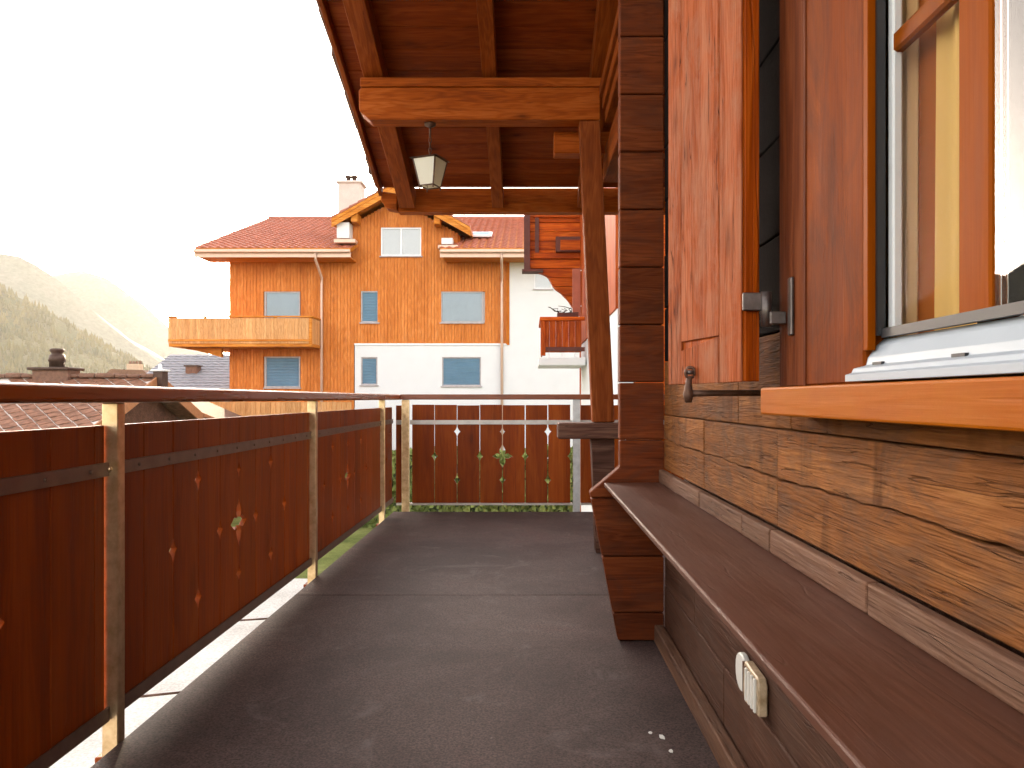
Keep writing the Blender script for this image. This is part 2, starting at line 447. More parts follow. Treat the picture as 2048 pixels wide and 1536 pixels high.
M['room'] = plain('room', (0.42,0.25,0.13), 0.8)

def ground_mat(name, c1, c2, c3, sc=0.5):
    m, N, L, B = new_mat(name)
    v, _ = coords(N, L, (1,1,1), False)
    a = noise(N, L, v, sc, 8, 0.65)
    rp = ramp(N, [(0.35, c1), (0.5, c2), (0.68, c3)]); L.new(a, rp.inputs[0])
    b = noise(N, L, v, sc*40, 3, 0.7)
    br = ramp(N, [(0.3, (0.7,0.7,0.7)), (0.7, (1.2,1.2,1.2))]); L.new(b, br.inputs[0])
    L.new(mixc(N, L, 1.0, rp.outputs[0], br.outputs[0], 'MULTIPLY'), B.inputs['Base Color'])
    B.inputs['Roughness'].default_value = 0.9
    B.inputs['Specular IOR Level'].default_value = 0.1
    return m
M['grass_ground'] = ground_mat('grass_ground', (0.09,0.11,0.03), (0.17,0.19,0.055), (0.28,0.29,0.10), 0.8)
M['gravel'] = ground_mat('gravel', (0.52,0.49,0.44), (0.62,0.59,0.54), (0.72,0.69,0.64), 0.6)
M['mountain'] = ground_mat('mountain', (0.06,0.07,0.035), (0.11,0.105,0.05), (0.17,0.14,0.075), 0.02)
M['mountain_far'] = ground_mat('mountain_far', (0.07,0.085,0.08), (0.11,0.12,0.10), (0.16,0.15,0.13), 0.006)
M['forest'] = plain('forest', (0.13,0.105,0.035), 0.9, 0, 0.25, 0.06, spec=0.1, col2=(0.045,0.052,0.02))

# ------------------------------------------------------------------ large setting: ground, yard, hills
def px2(px, py, Y):
    return ((px-1056)*Y/1540.0, 1+(797-py)*Y/1540.0)

g = box('ground', -1380, 1380, -280, 1880, -3.2, -3.0, M['grass_ground']); tag(g, kind='structure')
g = prism('yard_paving', [(-12,-12),(-1.6,-12),(-1.6,13.5),(-4.2,17.0),(-12,17.4)], 'XY', -2.999, -2.985, M['gravel']); tag(g, kind='structure')

def crest_height(crest, X):
    if X <= crest[0][0]:
        (x0,z0),(x1,z1) = crest[0], crest[1]
        return z0 + (z0-z1)/(x1-x0)*(x0-X)*0.5
    for (x0,z0),(x1,z1) in zip(crest, crest[1:]):
        if x0 <= X <= x1:
            return z0+(z1-z0)*(X-x0)/(x1-x0)
    return crest[-1][1]

from mathutils import noise as mnoise
def hill(name, pxs, Y, xmin, spread, mat, rough, maxz):
    crest = [px2(a, b, Y) for a, b in pxs]
    xmax = crest[-1][0]
    nx, ny = 150, 44
    bm = bmesh.new()
    grid = []
    for i in range(nx+1):
        X = xmin+(xmax-xmin)*i/nx
        h = min(maxz, max(crest_height(crest, X), -3))
        row = []
        for j in range(ny+1):
            t = -1+2*j/ny
            base = (1-abs(t))**1.05
            n = mnoise.fractal(Vector((X/55.0*rough[1], t*6, Y*0.01)), 1.0, 2.0, 5)
            z = -3.5+(h+3.5)*base*(1+0.22*n*(1-base)) + rough[0]*n*0.5*base
            row.append(bm.verts.new((X, Y+t*spread, z)))
        grid.append(row)
    for i in range(nx):
        for j in range(ny):
            bm.faces.new((grid[i][j], grid[i+1][j], grid[i+1][j+1], grid[i][j+1]))
    o = obj(name, mesh_from_bm(name, bm, mat, True), Matrix.Identity(4))
    tag(o, kind='structure')
    return crest

crest1 = hill('hillside', [(-500,330),(0,578),(60,604),(120,642),(180,678),(245,716),(300,752),(380,800)], 520, -560, 190, M['mountain'], (4,1.0), 200)
hill('mountain', [(-400,330),(0,507),(40,515),(75,535),(105,556),(160,600),(230,655),(310,715),(400,780)], 800, -900, 240, M['mountain_far'], (9,0.6), 290)
hill('mountain', [(-300,600),(60,575),(105,553),(135,546),(165,545),(215,561),(270,597),(330,645),(400,700),(470,760)], 1150, -1150, 300, M['mountain_far'], (10,0.5), 290)

# forest on the hillside: conifers too many and too far to count
def forest():
    bm = bmesh.new()
    rnd = random.Random(3)
    for _ in range(5200):
        t = rnd.uniform(-1.0, 0.12)
        X = rnd.uniform(-430, -215)
        h = max(crest_height(crest1, X), -3)
        base = (1-abs(t))**1.05
        z = -3.5+(h+3.5)*base
        if z < 2 or h < 8: continue
        if mnoise.noise(Vector((X/22, t*9, 3.1))) < -0.28: continue
        Yp = 520+t*190
        hh = rnd.uniform(2.6, 6.0); r = hh*rnd.uniform(0.2, 0.33)
        top = bm.verts.new((X, Yp, z+hh))
        a0 = rnd.random()*6
        ring = [bm.verts.new((X+r*math.cos(a0+k*1.2566)*rnd.uniform(.7,1.2), Yp+r*math.sin(a0+k*1.2566), z-0.4+rnd.uniform(0,.8))) for k in range(5)]
        for k in range(5): bm.faces.new((top, ring[k], ring[(k+1) % 5]))
    o = obj('forest', mesh_from_bm('forest', bm, M['forest']), Matrix.Identity(4))
    tag(o, 'conifer forest covering the near hillside at the left', 'forest', kind='stuff')
forest()

# ------------------------------------------------------------------ balcony floor
fl = box('balcony_floor', -1.186, 0.70, -1.5, 6.81, -0.14, -0.018, M['dark_wood']); tag(fl, kind='structure')
box('floor_sheet', -1.188, 0.70, -1.5, 3.915, -0.018, 0.0, M['deck'], fl, 0.002)
box('floor_sheet', -1.188, 2.6, 3.921, 6.80, -0.018, 0.0, M['deck'], fl, 0.002)
box('floor_beam', 0.70, 2.6, 3.2, 6.81, -0.14, -0.019, M['dark_wood'], fl)
for yy in (0.2, 2.3, 4.4, 6.3):
    box('joist', -1.16, 0.7, yy, yy+0.14, -0.34, -0.142, M['dark_wood'], fl)

# ------------------------------------------------------------------ railings
def star(z, hw, hh):
    return [(0, z-hh), (hw*0.42, z-hh*0.36), (hw, z), (hw*0.42, z+hh*0.36), (0, z+hh)]
def flower(z):
    return [(0,z-.10),(.021,z-.062),(.026,z-.040),(.017,z-.018),(.046,z-.026),(.088,z),(.046,z+.026),(.017,z+.018),(.026,z+.040),(.021,z+.062),(0,z+.10)]
ZA, ZB, ZC = 0.700, 0.478, 0.262
def cuts(k):
    k = abs(k)
    if k == 0: return [star(ZC,.024,.036), flower(ZB), star(ZA,.020,.032)]
    if k in (1, 3): return [star(ZB,.027,.040)]
    if k == 2: return [star(ZC,.027,.040), star(ZA,.027,.040)]
    return []
def board_outline(u0, u1, z0, z1, kl, kr):
    pts = [(u0, z0), (u1, z0)]
    if kr is not None:
        for c in cuts(kr): pts += [(u1-a, b) for a, b in c]
    pts += [(u1, z1), (u0, z1)]
    if kl is not None:
        for c in reversed(cuts(kl)): pts += [(u0+a, b) for a, b in reversed(c)]
    return pts

rl = empty('balcony_railing', (-1.2, 3.3, 0.0), 'red brown board railing with steel posts along the left side of the balcony', 'railing', None)
box('handrail', -1.262, -1.150, -1.2, 7.03, 0.988, 1.036, M['handrail'], rl, 0.011, seg=3)
posts = [0.15, 2.235, 4.32, 6.385]
for py in posts:
    box('post', -1.238, -1.190, py, py+0.040, -0.10, 0.987, M['zinc'], rl, 0.003)
    box('foot_block', -1.262, -1.176, py+0.005, py+0.075, -0.16, -0.045, M['rail_board'], rl, 0.003)
    lathe('bolt', [(0.0085,0),(0.0085,0.006),(0.004,0.009)], (-1.214, py-0.004, 0.795), M['zinc'], rl, 6).matrix_basis = Matrix.Translation((-1.214, py, 0.795)) @ Matrix.Rotation(R(90), 4, 'X')
def left_panel(y0, y1, centre):
    n0 = math.floor((y0-centre)/0.202)
    k = n0
    while centre+k*0.202 < y1:
        a = max(y0, centre+k*0.202+0.0022); b = min(y1, centre+(k+1)*0.202-0.0022)
        if b-a > 0.02:
            kl = k if a == centre+k*0.202+0.0022 else None
            kr = k+1 if b == centre+(k+1)*0.202-0.0022 else None
            prism('board', board_outline(a, b, 0.074, 0.922, kl, kr), 'YZ', -1.246-random.uniform(0,.002), -1.2245+random.uniform(0,.0015), M['rail_board'], rl, 0.0015)
        k += 1
    box('strap', -1.2225, -1.2145, y0-0.01, y1+0.01, 0.775, 0.815, M['strap'], rl, 0.001)
    prism('bottom_rail', [(-1.250,0.066),(-1.212,0.066),(-1.212,0.108),(-1.217,0.108),(-1.217,0.072),(-1.250,0.072)], 'XZ', y0-0.005, y1+0.005, M['strap'], rl)
    t = y0+0.12
    while t < y1:
        lathe('screw', [(0.006,0),(0.006,0.003),(0.003,0.005)], (0,0,0), M['strap'], rl, 6).matrix_basis = Matrix.Translation((-1.2145, t, 0.795)) @ Matrix.Rotation(R(90), 4, 'Y')
        t += 0.202
left_panel(0.20, 2.225, 1.165)
left_panel(2.285, 4.31, 3.262)
left_panel(4.37, 6.375, 5.23)
left_panel(6.435, 6.93, 6.435)
for yy, dx in ((2.72,0.13), (3.62,0.10)):
    tube('tie_rod', [(-1.15, yy, -0.03), (-1.36, yy-dx*0.5, -0.03)], 0.0045, M['rust_iron'], rl)

re_ = empty('balcony_railing', (0.2, 6.97, 0.0), 'red brown board railing with flower cut-outs across the far end of the balcony', 'railing')
box('handrail', -1.149, 2.55, 6.915, 7.025, 0.990, 1.038, M['handrail_x'], re_, 0.006, seg=2)
for x0, mt in ((-1.137, 'zinc'), (0.405, 'zinc_grey'), (2.40, 'zinc_grey')):
    box('post', x0, x0+0.066, 6.93, 6.965, -0.10, 0.989, M[mt], re_, 0.003)
cx = -0.231
for k in range(-4, 3):
    a = cx+k*0.2055+0.0038+random.uniform(-.0015,.001); b = cx+(k+1)*0.2055-0.0038+random.uniform(-.001,.0015)
    prism('board', board_outline(a, b, 0.055, 0.94+random.uniform(-.004,.006), k, k+1), 'XZ', 6.976, 6.998, M['rail_board'], re_, 0.0015)
prism('board', board_outline(-1.196, -1.146, 0.055, 0.937, None, None), 'XZ', 6.976, 6.998, M['rail_board'], re_, 0.0015)
for k in range(8):
    a = 0.478+k*0.2055
    prism('board', board_outline(a, a+0.196, 0.055, 0.94, None, None), 'XZ', 6.976, 6.998, M['rail_board'], re_, 0.0015)
for a, b in ((-1.19,-1.139), (-1.069,0.403), (0.473,2.39)):
    box('strap', a, b, 6.966, 6.975, 0.765, 0.805, M['strap_end'], re_, 0.001)
    box('bottom_rail', a, b, 6.955, 7.005, 0.036, 0.054, M['strap_end'], re_, 0.001)

# ------------------------------------------------------------------ own chalet
ch = empty('log_chalet', (1.5, 2.0, -3.0), 'dark brown log chalet with wide eaves on the right of the balcony', 'building')
# log wall along the balcony (face X = 0.56)
def wall_log(z0, z1, splits, mat, y0=-1.5, y1=3.16, x=0.56, nm='log'):
    ys = [y0]+sorted(splits)+[y1]
    for a, b in zip(ys, ys[1:]):
        dx = random.uniform(-0.002, 0.002)
        box(nm, x+dx, x+0.075, a+0.0012, b-0.0012, z0+0.0015, z1-0.0015, mat, ch, 0.004, seg=2)
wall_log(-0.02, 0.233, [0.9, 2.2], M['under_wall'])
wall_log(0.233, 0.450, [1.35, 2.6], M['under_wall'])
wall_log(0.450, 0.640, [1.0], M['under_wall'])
# the log with the long wavy check: two pieces
def crack_z(y): return 0.826+0.004*math.sin(y*2.1+0.4)+0.0028*math.sin(y*6.3)+0.0016*math.sin(y*17+1)+0.0011*math.sin(y*43)+0.0008*math.sin(y*91)-0.004*(2-y)
for a, b in ((-1.5,1.728),(1.728,2.447),(2.447,3.16)):
    n = int(56*(b-a))
    ys = [a+0.0012+(b-a-0.0024)*i/n for i in range(n+1)]
    for up in (0, 1):
        crk = [(y, crack_z(y)+(max(0.0008, 0.0020+0.0018*math.sin(y*7+2)+0.0012*math.sin(y*23)) if up else -0.0014)) for y in ys]
        pts = [(ys[0], 0.9305), (ys[-1], 0.9305)]+crk[::-1] if up else [(ys[0], 0.712), (ys[-1], 0.712)]+crk[::-1]
        dx = random.uniform(-0.002, 0.002)
        prism('log', pts, 'YZ', 0.560+dx, 0.635, M['log_wall'], ch, 0.002)
wall_log(0.932, 1.150, [2.05], M['log_wall'], y1=3.16, y0=1.642)
wall_log(0.932, 1.022, [], M['log_wall'], y1=1.642)
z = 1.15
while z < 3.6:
    wall_log(z, z+0.218, [random.uniform(1.9, 2.8)], M['log_shade'], y0=1.642)
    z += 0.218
box('wall_core', 0.640, 0.70, -1.5, 3.16, -3.0, 1.028, M['dark_wood'], ch)
box('wall_core', 0.640, 0.70, 1.642, 3.16, 1.028, 4.1, M['dark_wood'], ch)
box('wall_core', 0.640, 0.70, -1.5, 0.05, 1.028, 4.6, M['dark_wood'], ch)
box('wall_core', 0.640, 0.70, 0.05, 1.642, 2.45, 4.4, M['dark_wood'], ch)
box('gable_wall', 0.70, 5.0, 3.06, 3.23, -3.0, 4.0, M['log_end'], ch)
# strip along the bench
for a, b in zip((-1.5,0.4,1.22,1.712,1.938,2.42), (0.4,1.22,1.712,1.938,2.42,3.16)):
    box('bench_strip', 0.537+random.uniform(-.0015,.0015), 0.560, a+0.0012, b-0.0012, 0.656, 0.709, M['skirt'], ch, 0.005, seg=2)
box('skirting', 0.518, 0.556, -1.5, 3.16, 0.001, 0.072, M['skirt'], ch, 0.004)

# corner of crossed log ends (front face Y = 3.165)
def left_edge(z):
    if z >= 0.717: return 0.378
    if z >= 0.614: return 0.255+(z-0.614)/(0.717-0.614)*(0.378-0.255)
    return 0.372+(0.255-0.372)*z/0.614
def sample_edge(z0, z1):
    zs = [z0]+[q for q in (0.614, 0.717) if z0 < q < z1]+[z1]
    return [(left_edge(q), q) for q in zs]
zj = [0.003, 0.118, 0.350, 0.590, 0.829]
while zj[-1] < 3.4: zj.append(zj[-1]+0.2372)
for z0, z1 in zip(zj, zj[1:]):
    le = sample_edge(z0+0.0022, z1-0.0022)
    pts = [(0.559, z0+0.0022), (0.559, z1-0.0022)]+le[::-1]
    prism('log_end', pts, 'XZ', 3.165+random.uniform(0,.003), 3.235, M['log_end'], ch, 0.004)

# narrow bench along the wall
bn = box('wall_bench', 0.312, 0.556, -1.5, 3.162, 0.638, 0.655, M['bench'], None, 0.004, seg=2)
tag(bn, 'long narrow brown bench board fixed along the log wall', 'bench')

# window casing, sill, sash
box('casing_board', 0.535, 0.562, 1.476, 1.640, 1.024, 3.2, M['casing_dull'], ch, 0.003)
box('casing_board', 0.529, 0.562, 1.213, 1.4745, 1.024, 3.2, M['casing'], ch, 0.004)
box('casing_bead', 0.5262, 0.5300, 1.462, 1.4735, 1.024, 3.2, M['casing_dull'], ch, 0.001)
sl = box('window_sill', 0.468, 0.636, -0.6, 1.552, 0.968, 1.0215, M['sill'], ch, 0.004, seg=2)
wi = empty('window', (0.57, 0.65, 1.03), 'x', 'x')
del wi['category'], wi['label']
wi.parent = ch; wi.matrix_parent_inverse = W[ch.name].inverted()
box('jamb', 0.5275, 0.5405, 1.196, 1.212, 1.075, 2.6, M['sash'], wi, 0.001)
box('gasket', 0.540, 0.5525, 1.190, 1.206, 1.098, 2.6, M['gasket'], wi)
box('gasket', 0.546, 0.556, 0.05, 1.190, 1.094, 1.108, M['gasket'], wi)
prism('weather_bar', [(0.60,1.094),(0.560,1.0935),(0.548,1.083),(0.535,1.064),(0.532,1.052),(0.512,1.047),(0.509,1.040),(0.499,1.037),(0.499,1.026),(0.60,1.026)], 'XZ', 0.05, 1.2125, M['white_alu'], wi, 0.0008)
for yy in (0.55, 0.93, 1.15):
    box('drain_cap', 0.5275, 0.536, yy, yy+0.03, 1.0505, 1.0555, M['gasket'], wi)
box('pane', 0.553, 0.557, 0.989, 1.190, 1.100, 2.6, M['clear_glass'], wi)
box('pane', 0.553, 0.557, 0.06, 0.912, 1.100, 2.6, M['glass'], wi)
box('mullion', 0.550, 0.590, 0.914, 0.987, 1.097, 2.6, M['sash'], wi, 0.006, seg=2)
box('muntin', 0.560, 0.578, 0.988, 1.185, 1.530, 1.562, M['sash'], wi, 0.004)
box('sash_stile', 0.5585, 0.574, 1.178, 1.196, 1.10, 2.6, M['white_frame'], wi, 0.003)
# room behind the window
box('room_wall', 2.4, 2.45, -1.4, 3.05, -0.02, 2.7, M['room'], ch)
box('room_wall', 0.71, 2.4, -1.45, -1.4, -0.02, 2.7, M['room'], ch)
box('room_wall', 0.71, 2.4, 2.6, 2.65, -0.02, 2.7, M['room'], ch)
box('room_ceiling', 0.71, 2.45, -1.45, 2.65, 2.7, 2.75, M['room'], ch)
box('room_floor', 0.71, 2.45, -1.45, 2.65, -0.07, -0.02, M['room'], ch)

def curtain(name, x, y0, y1, z0, z1, mat, amp, waves, label, flare=0.0):
    n = max(30, int(waves*12))
    bm = bmesh.new()
    rows = []
    for j in range(9):
        t = j/8
        rows.append([bm.verts.new((amp*math.sin(2*math.pi*waves*i/n+0.5*math.sin(t*3))+0.002*t, (y1-y0)*(i/n-0.5)+(flare*(i/n)*(0.5-t) if flare else 0), (z1-z0)*(t-0.5))) for i in range(n+1)])
    for a, b in zip(rows, rows[1:]):
        for i in range(n): bm.faces.new((a[i], a[i+1], b[i+1], b[i]))
    o = obj(name, mesh_from_bm(name, bm, mat, True), Matrix.Translation((x, (y0+y1)/2, (z0+z1)/2)))
    return tag(o, label, 'curtain')
curtain('curtain', 0.596, 1.182, 1.26, 0.95, 2.6, M['drape_peach'], 0.006, 2.6, 'pale peach curtain edge at the far side of the window')
curtain('curtain', 0.604, 1.105, 1.19, 0.95, 2.6, M['drape_brown'], 0.003, 0.8, 'dark orange brown curtain between the pale and yellow ones')
curtain('curtain', 0.597, 1.025, 1.115, 0.95, 2.6, M['drape_yellow'], 0.005, 1.6, 'yellow curtain hanging just beside the window mullion', 0.025)
curtain('curtain', 0.635, 0.05, 1.02, 0.95, 2.6, M['net'], 0.006, 9, 'white net curtain behind the nearest window pane')

# shutter, folded back almost against the wall
sh_frame = Matrix.Translation((0.449, 1.620, 1.035)) @ Matrix.Rotation(math.atan2(0.084, 0.37), 4, 'Z')
# local: y along the shutter (away from hinge), x towards the wall, z up
sh = obj('shutter', mesh_from_bm('shutter', (lambda b: (bm_box(b, 0.004, 0.034, 0.003, 0.377, 0.002, 2.0), b)[1])(bmesh.new()), M['shutter_edge']), sh_frame, ch)
sh['label'] = 'weathered reddish window shutter folded back towards the wall'
for a, b in ((0.0, 0.098), (0.0995, 0.30), (0.3015, 0.380)):
    box('board', -0.003+random.uniform(0,.002), 0.0035, a, b, 0.105 if a > .05 and a < .2 else 0.0, 2.0, M['shutter'], sh, 0.0015, frame=sh_frame)
prism_pts = [(0.0995,0.0),(0.30,0.0),(0.30,0.083),(0.0995,0.103)]
pb = prism('patch', prism_pts, 'YZ', -0.003, 0.0035, M['shutter'], None, 0.001, centre=False)
pb.parent = sh; pb.matrix_parent_inverse = W[sh.name].inverted(); pb.matrix_basis = sh_frame; W[pb.name] = sh_frame
box('edge_batten', 0.006, 0.040, -0.004, 0.0025, 0.001, 2.0, M['shutter_edge'], sh, 0.002, frame=sh_frame)
# hinge
hz = 1+(797-604)*0.00105
hg = box('hinge', 0.449, 0.492, 1.608, 1.6155, hz-0.019, hz+0.019, M['iron'], sh, 0.002)
tube('barrel', [(0.497,1.607,hz-0.052),(0.497,1.607,hz+0.020)], 0.0115, M['iron'], hg, 12)
box('arm', 0.497, 0.530, 1.578, 1.590, hz-0.050, hz-0.024, M['iron'], hg, 0.002)
box('plate', 0.5275, 0.5345, 1.545, 1.566, hz-0.075, hz+0.042, M['iron'], hg, 0.002)
# shutter catch
YC = 1.84
ct = tube('shutter_catch', [(0.384,YC,1.012),(0.43,YC,1.0125),(0.47,YC,1.013),(0.560,YC,1.013)], [0.009,0.0075,0.0075,0.0075], M['rust_iron'], ch, 10)
tube('tail', [(0.383,YC-.003,0.990),(0.382,YC-.003,1.010),(0.383,YC-.003,1.033),(0.385,YC-.003,1.052)], [0.008,0.0125,0.008,0.007], M['rust_iron'], ct, 10)
ring = [(0.386+0.0115*math.cos(t), YC-0.006, 1.062+0.0125*math.sin(t)) for t in [2*math.pi*k/14 for k in range(15)]]
tube('ring', ring, 0.0038, M['rust_iron'], ct, 8)
tube('rivet', [(0.400,YC+.002,1.062),(0.380,YC-.012,1.062)], 0.0055, M['iron'], ct, 10)

# ------------------------------------------------------------------ roof over the balcony
a_roof = math.atan(0.354)
RF = Matrix.Translation((0, 5.07, 3.085)) @ Matrix.Rotation(-a_roof, 4, 'X')   # y down the slope, z out of the slope
roof = obj('roof', mesh_from_bm('roof', (lambda b: (bm_box(b, -1.20, 5.0, -6.2, 1.36, 0.178, 0.205), b)[1])(bmesh.new()), M['dark_wood']), RF, ch)
v = -6.2
while v < 1.38:
    w = min(0.19, 1.400-v)
    box('soffit_board', -1.215, 5.0, v+0.0015, v+w-0.0015, 0.152+random.uniform(0,.002), 0.177, M['soffit'], roof, 0.003, frame=RF)
    v += 0.19
for u0, u1 in ((-1.075,-0.945), (-0.30,-0.205), (0.415,0.535), (1.2,1.33)):
    box('rafter', u0, u1, -6.2, 1.47, 0.0, 0.151, M['beam_y'], roof, 0.004, frame=RF)
box('barge_board', -1.245, -1.217, -6.2, 1.42, 0.085, 0.24, M['beam_y'], roof, 0.003, frame=RF)
v = -6.2; i = 0
tile_me = None
while v < 1.30:
    tf = RF @ Matrix.Translation((-1.205+random.uniform(-.012,.012), v+0.2, 0.262+random.uniform(-.008,.008))) @ Matrix.Rotation(R(4.5+random.uniform(-1.5,1.5)), 4, 'X') @ Matrix.Rotation(R(random.uniform(-1.5,1.5)), 4, 'Z')
    if tile_me is None:
        bm = bmesh.new()
        bm_box(bm, -0.085, 0.20, -0.21, 0.21, 0.0, 0.022)
        bm_box(bm, -0.085, -0.062, -0.21, 0.21, -0.10, -0.001)
        tile_me = mesh_from_bm('verge_tile', bm, M['old_tile'])
    obj('verge_tile', tile_me, tf, roof)
    v += 0.36; i += 1
prism('gutter', [(-0.06,0.0),(-0.055,-0.035),(-0.03,-0.058),(0.0,-0.065),(0.03,-0.058),(0.055,-0.035),(0.06,0.0),(0.053,0.0),(0.048,-0.03),(0.0,-0.055),(-0.048,-0.03),(-0.053,0.0)], 'YZ', -1.34, -1.0, M['brown_metal'], roof, centre=False).matrix_basis = Matrix.Translation((0, 6.50, 2.955))

# purlin with lighter top board, end beam, brace, tie beams
pl_pts = [(-1.097,2.87),(-1.03,2.812),(0.47,2.812),(0.47,3.022),(-1.085,3.022),(-1.10,3.00)]
prism('purlin', pl_pts, 'XZ', 5.0, 5.14, M['beam'], ch, 0.006)
box('purlin_cap', -1.09, 0.52, 4.990, 5.15, 3.024, 3.082, M['beam'], ch, 0.004)
box('eave_beam', -1.10, 2.5, 6.50, 6.62, 2.575, 2.779, M['beam'], ch, 0.006)
prism('beam_end', [(-1.235,2.66),(-1.19,2.60),(-1.10,2.585),(-1.10,2.72),(-1.235,2.74)], 'XZ', 6.46, 6.60, M['beam'], ch, 0.006)
# leaning brace
br_pts = [(0.335,2.811),(0.470,2.811),(0.565,0.845),(0.420,0.845)]
prism('brace', br_pts, 'XZ', 5.01, 5.13, M['beam_z'], ch, 0.006)
box('brace_shelf', 0.192, 0.78, 4.90, 5.16, 0.742, 0.842, M['dark_wood'], ch, 0.006)
prism('shelf_post', [(0.44,0.0),(0.56,0.0),(0.56,0.741),(0.41,0.741)], 'XZ', 4.98, 5.12, M['dark_wood'], ch, 0.004)
box('tie_beam', 0.175, 0.95, 5.19, 5.32, 2.655, 2.80, M['beam'], ch, 0.006)
for k, (xx, zz) in enumerate(((0.463,3.03),(0.480,2.945),(0.497,2.86))):
    box('wall_plate', xx, xx+0.12, 3.24, 5.0 if k == 0 else 4.985, zz-0.075, zz-0.004, M['beam_y'], ch, 0.004)
box('wall_plate', 0.52, 0.66, 3.24, 5.35, 2.50, 2.70, M['beam_y'], ch, 0.004)

# ------------------------------------------------------------------ lantern
LX, LY = -0.645, 5.07
lt = empty('hanging_lantern', (LX, LY, 2.39), 'small tapered lantern with white glass hanging from the roof beam', 'lantern')
lathe('ceiling_rose', [(0.038,0.0),(0.036,-0.014),(0.014,-0.026),(0.006,-0.030)], (LX, LY, 2.811), M['rust_iron'], lt)
tube('rod', [(LX,LY,2.785),(LX,LY,2.72)], 0.007, M['rust_iron'], lt)
zc = 2.722
for k in range(4):
    pts = [(LX+(0.008*math.cos(t) if k % 2 == 0 else 0.0), LY+(0.008*math.cos(t) if k % 2 else 0.0), zc-0.022+0.021*math.sin(t)) for t in [2*math.pi*q/10 for q in range(11)]]
    tube('chain_link', pts, 0.0028, M['rust_iron'], lt, 6)
    zc -= 0.034
rotl = R(-22)
def sq(h, z):
    return [Vector((LX, LY, z)) + Matrix.Rotation(rotl, 3, 'Z') @ Vector((sx*h, sy*h, 0)) for sx, sy in ((-1,-1),(1,-1),(1,1),(-1,1))]
top, bot = sq(0.082, 2.570), sq(0.050, 2.395)
for k in range(4):
    a, b, c, d = top[k], top[(k+1) % 4], bot[(k+1) % 4], bot[k]
    bm = bmesh.new()
    o_ = Vector((LX, LY, 2.48)); off = ((a+b+c+d)/4-o_); off.z = 0; off = off.normalized()*0.002
    vv = [bm.verts.new(p-o_) for p in (a,b,c,d)] + [bm.verts.new(p-o_-off) for p in (a,b,c,d)]
    for q in ((0,1,2,3),(7,6,5,4),(0,4,5,1),(1,5,6,2),(2,6,7,3),(3,7,4,0)): bm.faces.new([vv[i] for i in q])
    obj('glass_pane', mesh_from_bm('glass_pane', bm, M['lamp_glass']), Matrix.Translation(o_), lt)
    tube('frame_bar', [a, d, d+Vector((0,0,-0.018))], 0.0048, M['rust_iron'], lt, 6)
    tube('frame_bar', [a, b], 0.0055, M['rust_iron'], lt, 6)
    tube('frame_bar', [d, c], 0.0045, M['rust_iron'], lt, 6)
bm = bmesh.new()
r1, r2 = sq(0.100, 2.572), sq(0.022, 2.598)
o_ = Vector((LX, LY, 2.58))
v1 = [bm.verts.new(p-o_) for p in r1]; v2 = [bm.verts.new(p-o_) for p in r2]
bm.faces.new(v1); bm.faces.new(v2)
for k in range(4): bm.faces.new((v1[k], v1[(k+1) % 4], v2[(k+1) % 4], v2[k]))
obj('cap', mesh_from_bm('cap', bm, M['rust_iron']), Matrix.Translation(o_), lt)

# ------------------------------------------------------------------ broken power outlet below the bench
po = empty('power_outlet', (0.555, 1.89, 0.25), 'broken white and cream plastic outlet box on the wall below the bench', 'outlet')
pts = []
for k in range(20):
    t = 2*math.pi*k/20
    pts.append((1.962+0.048*math.cos(t), 0.303+0.048*math.copysign(abs(math.sin(t))**0.8, math.sin(t))))
prism('cover', pts, 'YZ', 0.541, 0.5575, M['white_plastic'], po, 0.003)
prism('housing', [(1.790,0.258),(1.905,0.250),(1.920,0.272),(1.917,0.330),(1.905,0.352),(1.80,0.346),(1.788,0.33)], 'YZ', 0.536, 0.5575, M['cream_plastic'], po, 0.003)
for yy in (1.808, 1.832, 1.856, 1.880):
    box('rib', 0.529, 0.5362, yy-0.005, yy+0.005, 0.262, 0.342, M['white_plastic'], po, 0.002)
box('crack_edge', 0.535, 0.5575, 1.917, 1.9225, 0.262, 0.345, M['rust_iron'], po)
tube('screw', [(0.537,1.897,0.336),(0.5335,1.897,0.336)], 0.006, M['rust_iron'], po)

# paint chips on the floor
for k, (x_, y_, w_) in enumerate(((0.395,2.27,0.011), (0.42,2.02,0.007), (0.365,2.30,0.006), (0.405,2.18,0.008))):
    n_ = 6
    cp = prism('paint_chip', [(x_+w_*math.cos(t)*random.uniform(.6,1.2), y_+w_*1.3*math.sin(t)*random.uniform(.6,1.2)) for t in [2*math.pi*q/n_ for q in range(n_)]], 'XY', 0.0012, 0.0035, M['white_plastic'])
    tag(cp, 'tiny white paint chip lying on the dark floor by the skirting', 'paint chip', 'paint chips by the skirting')

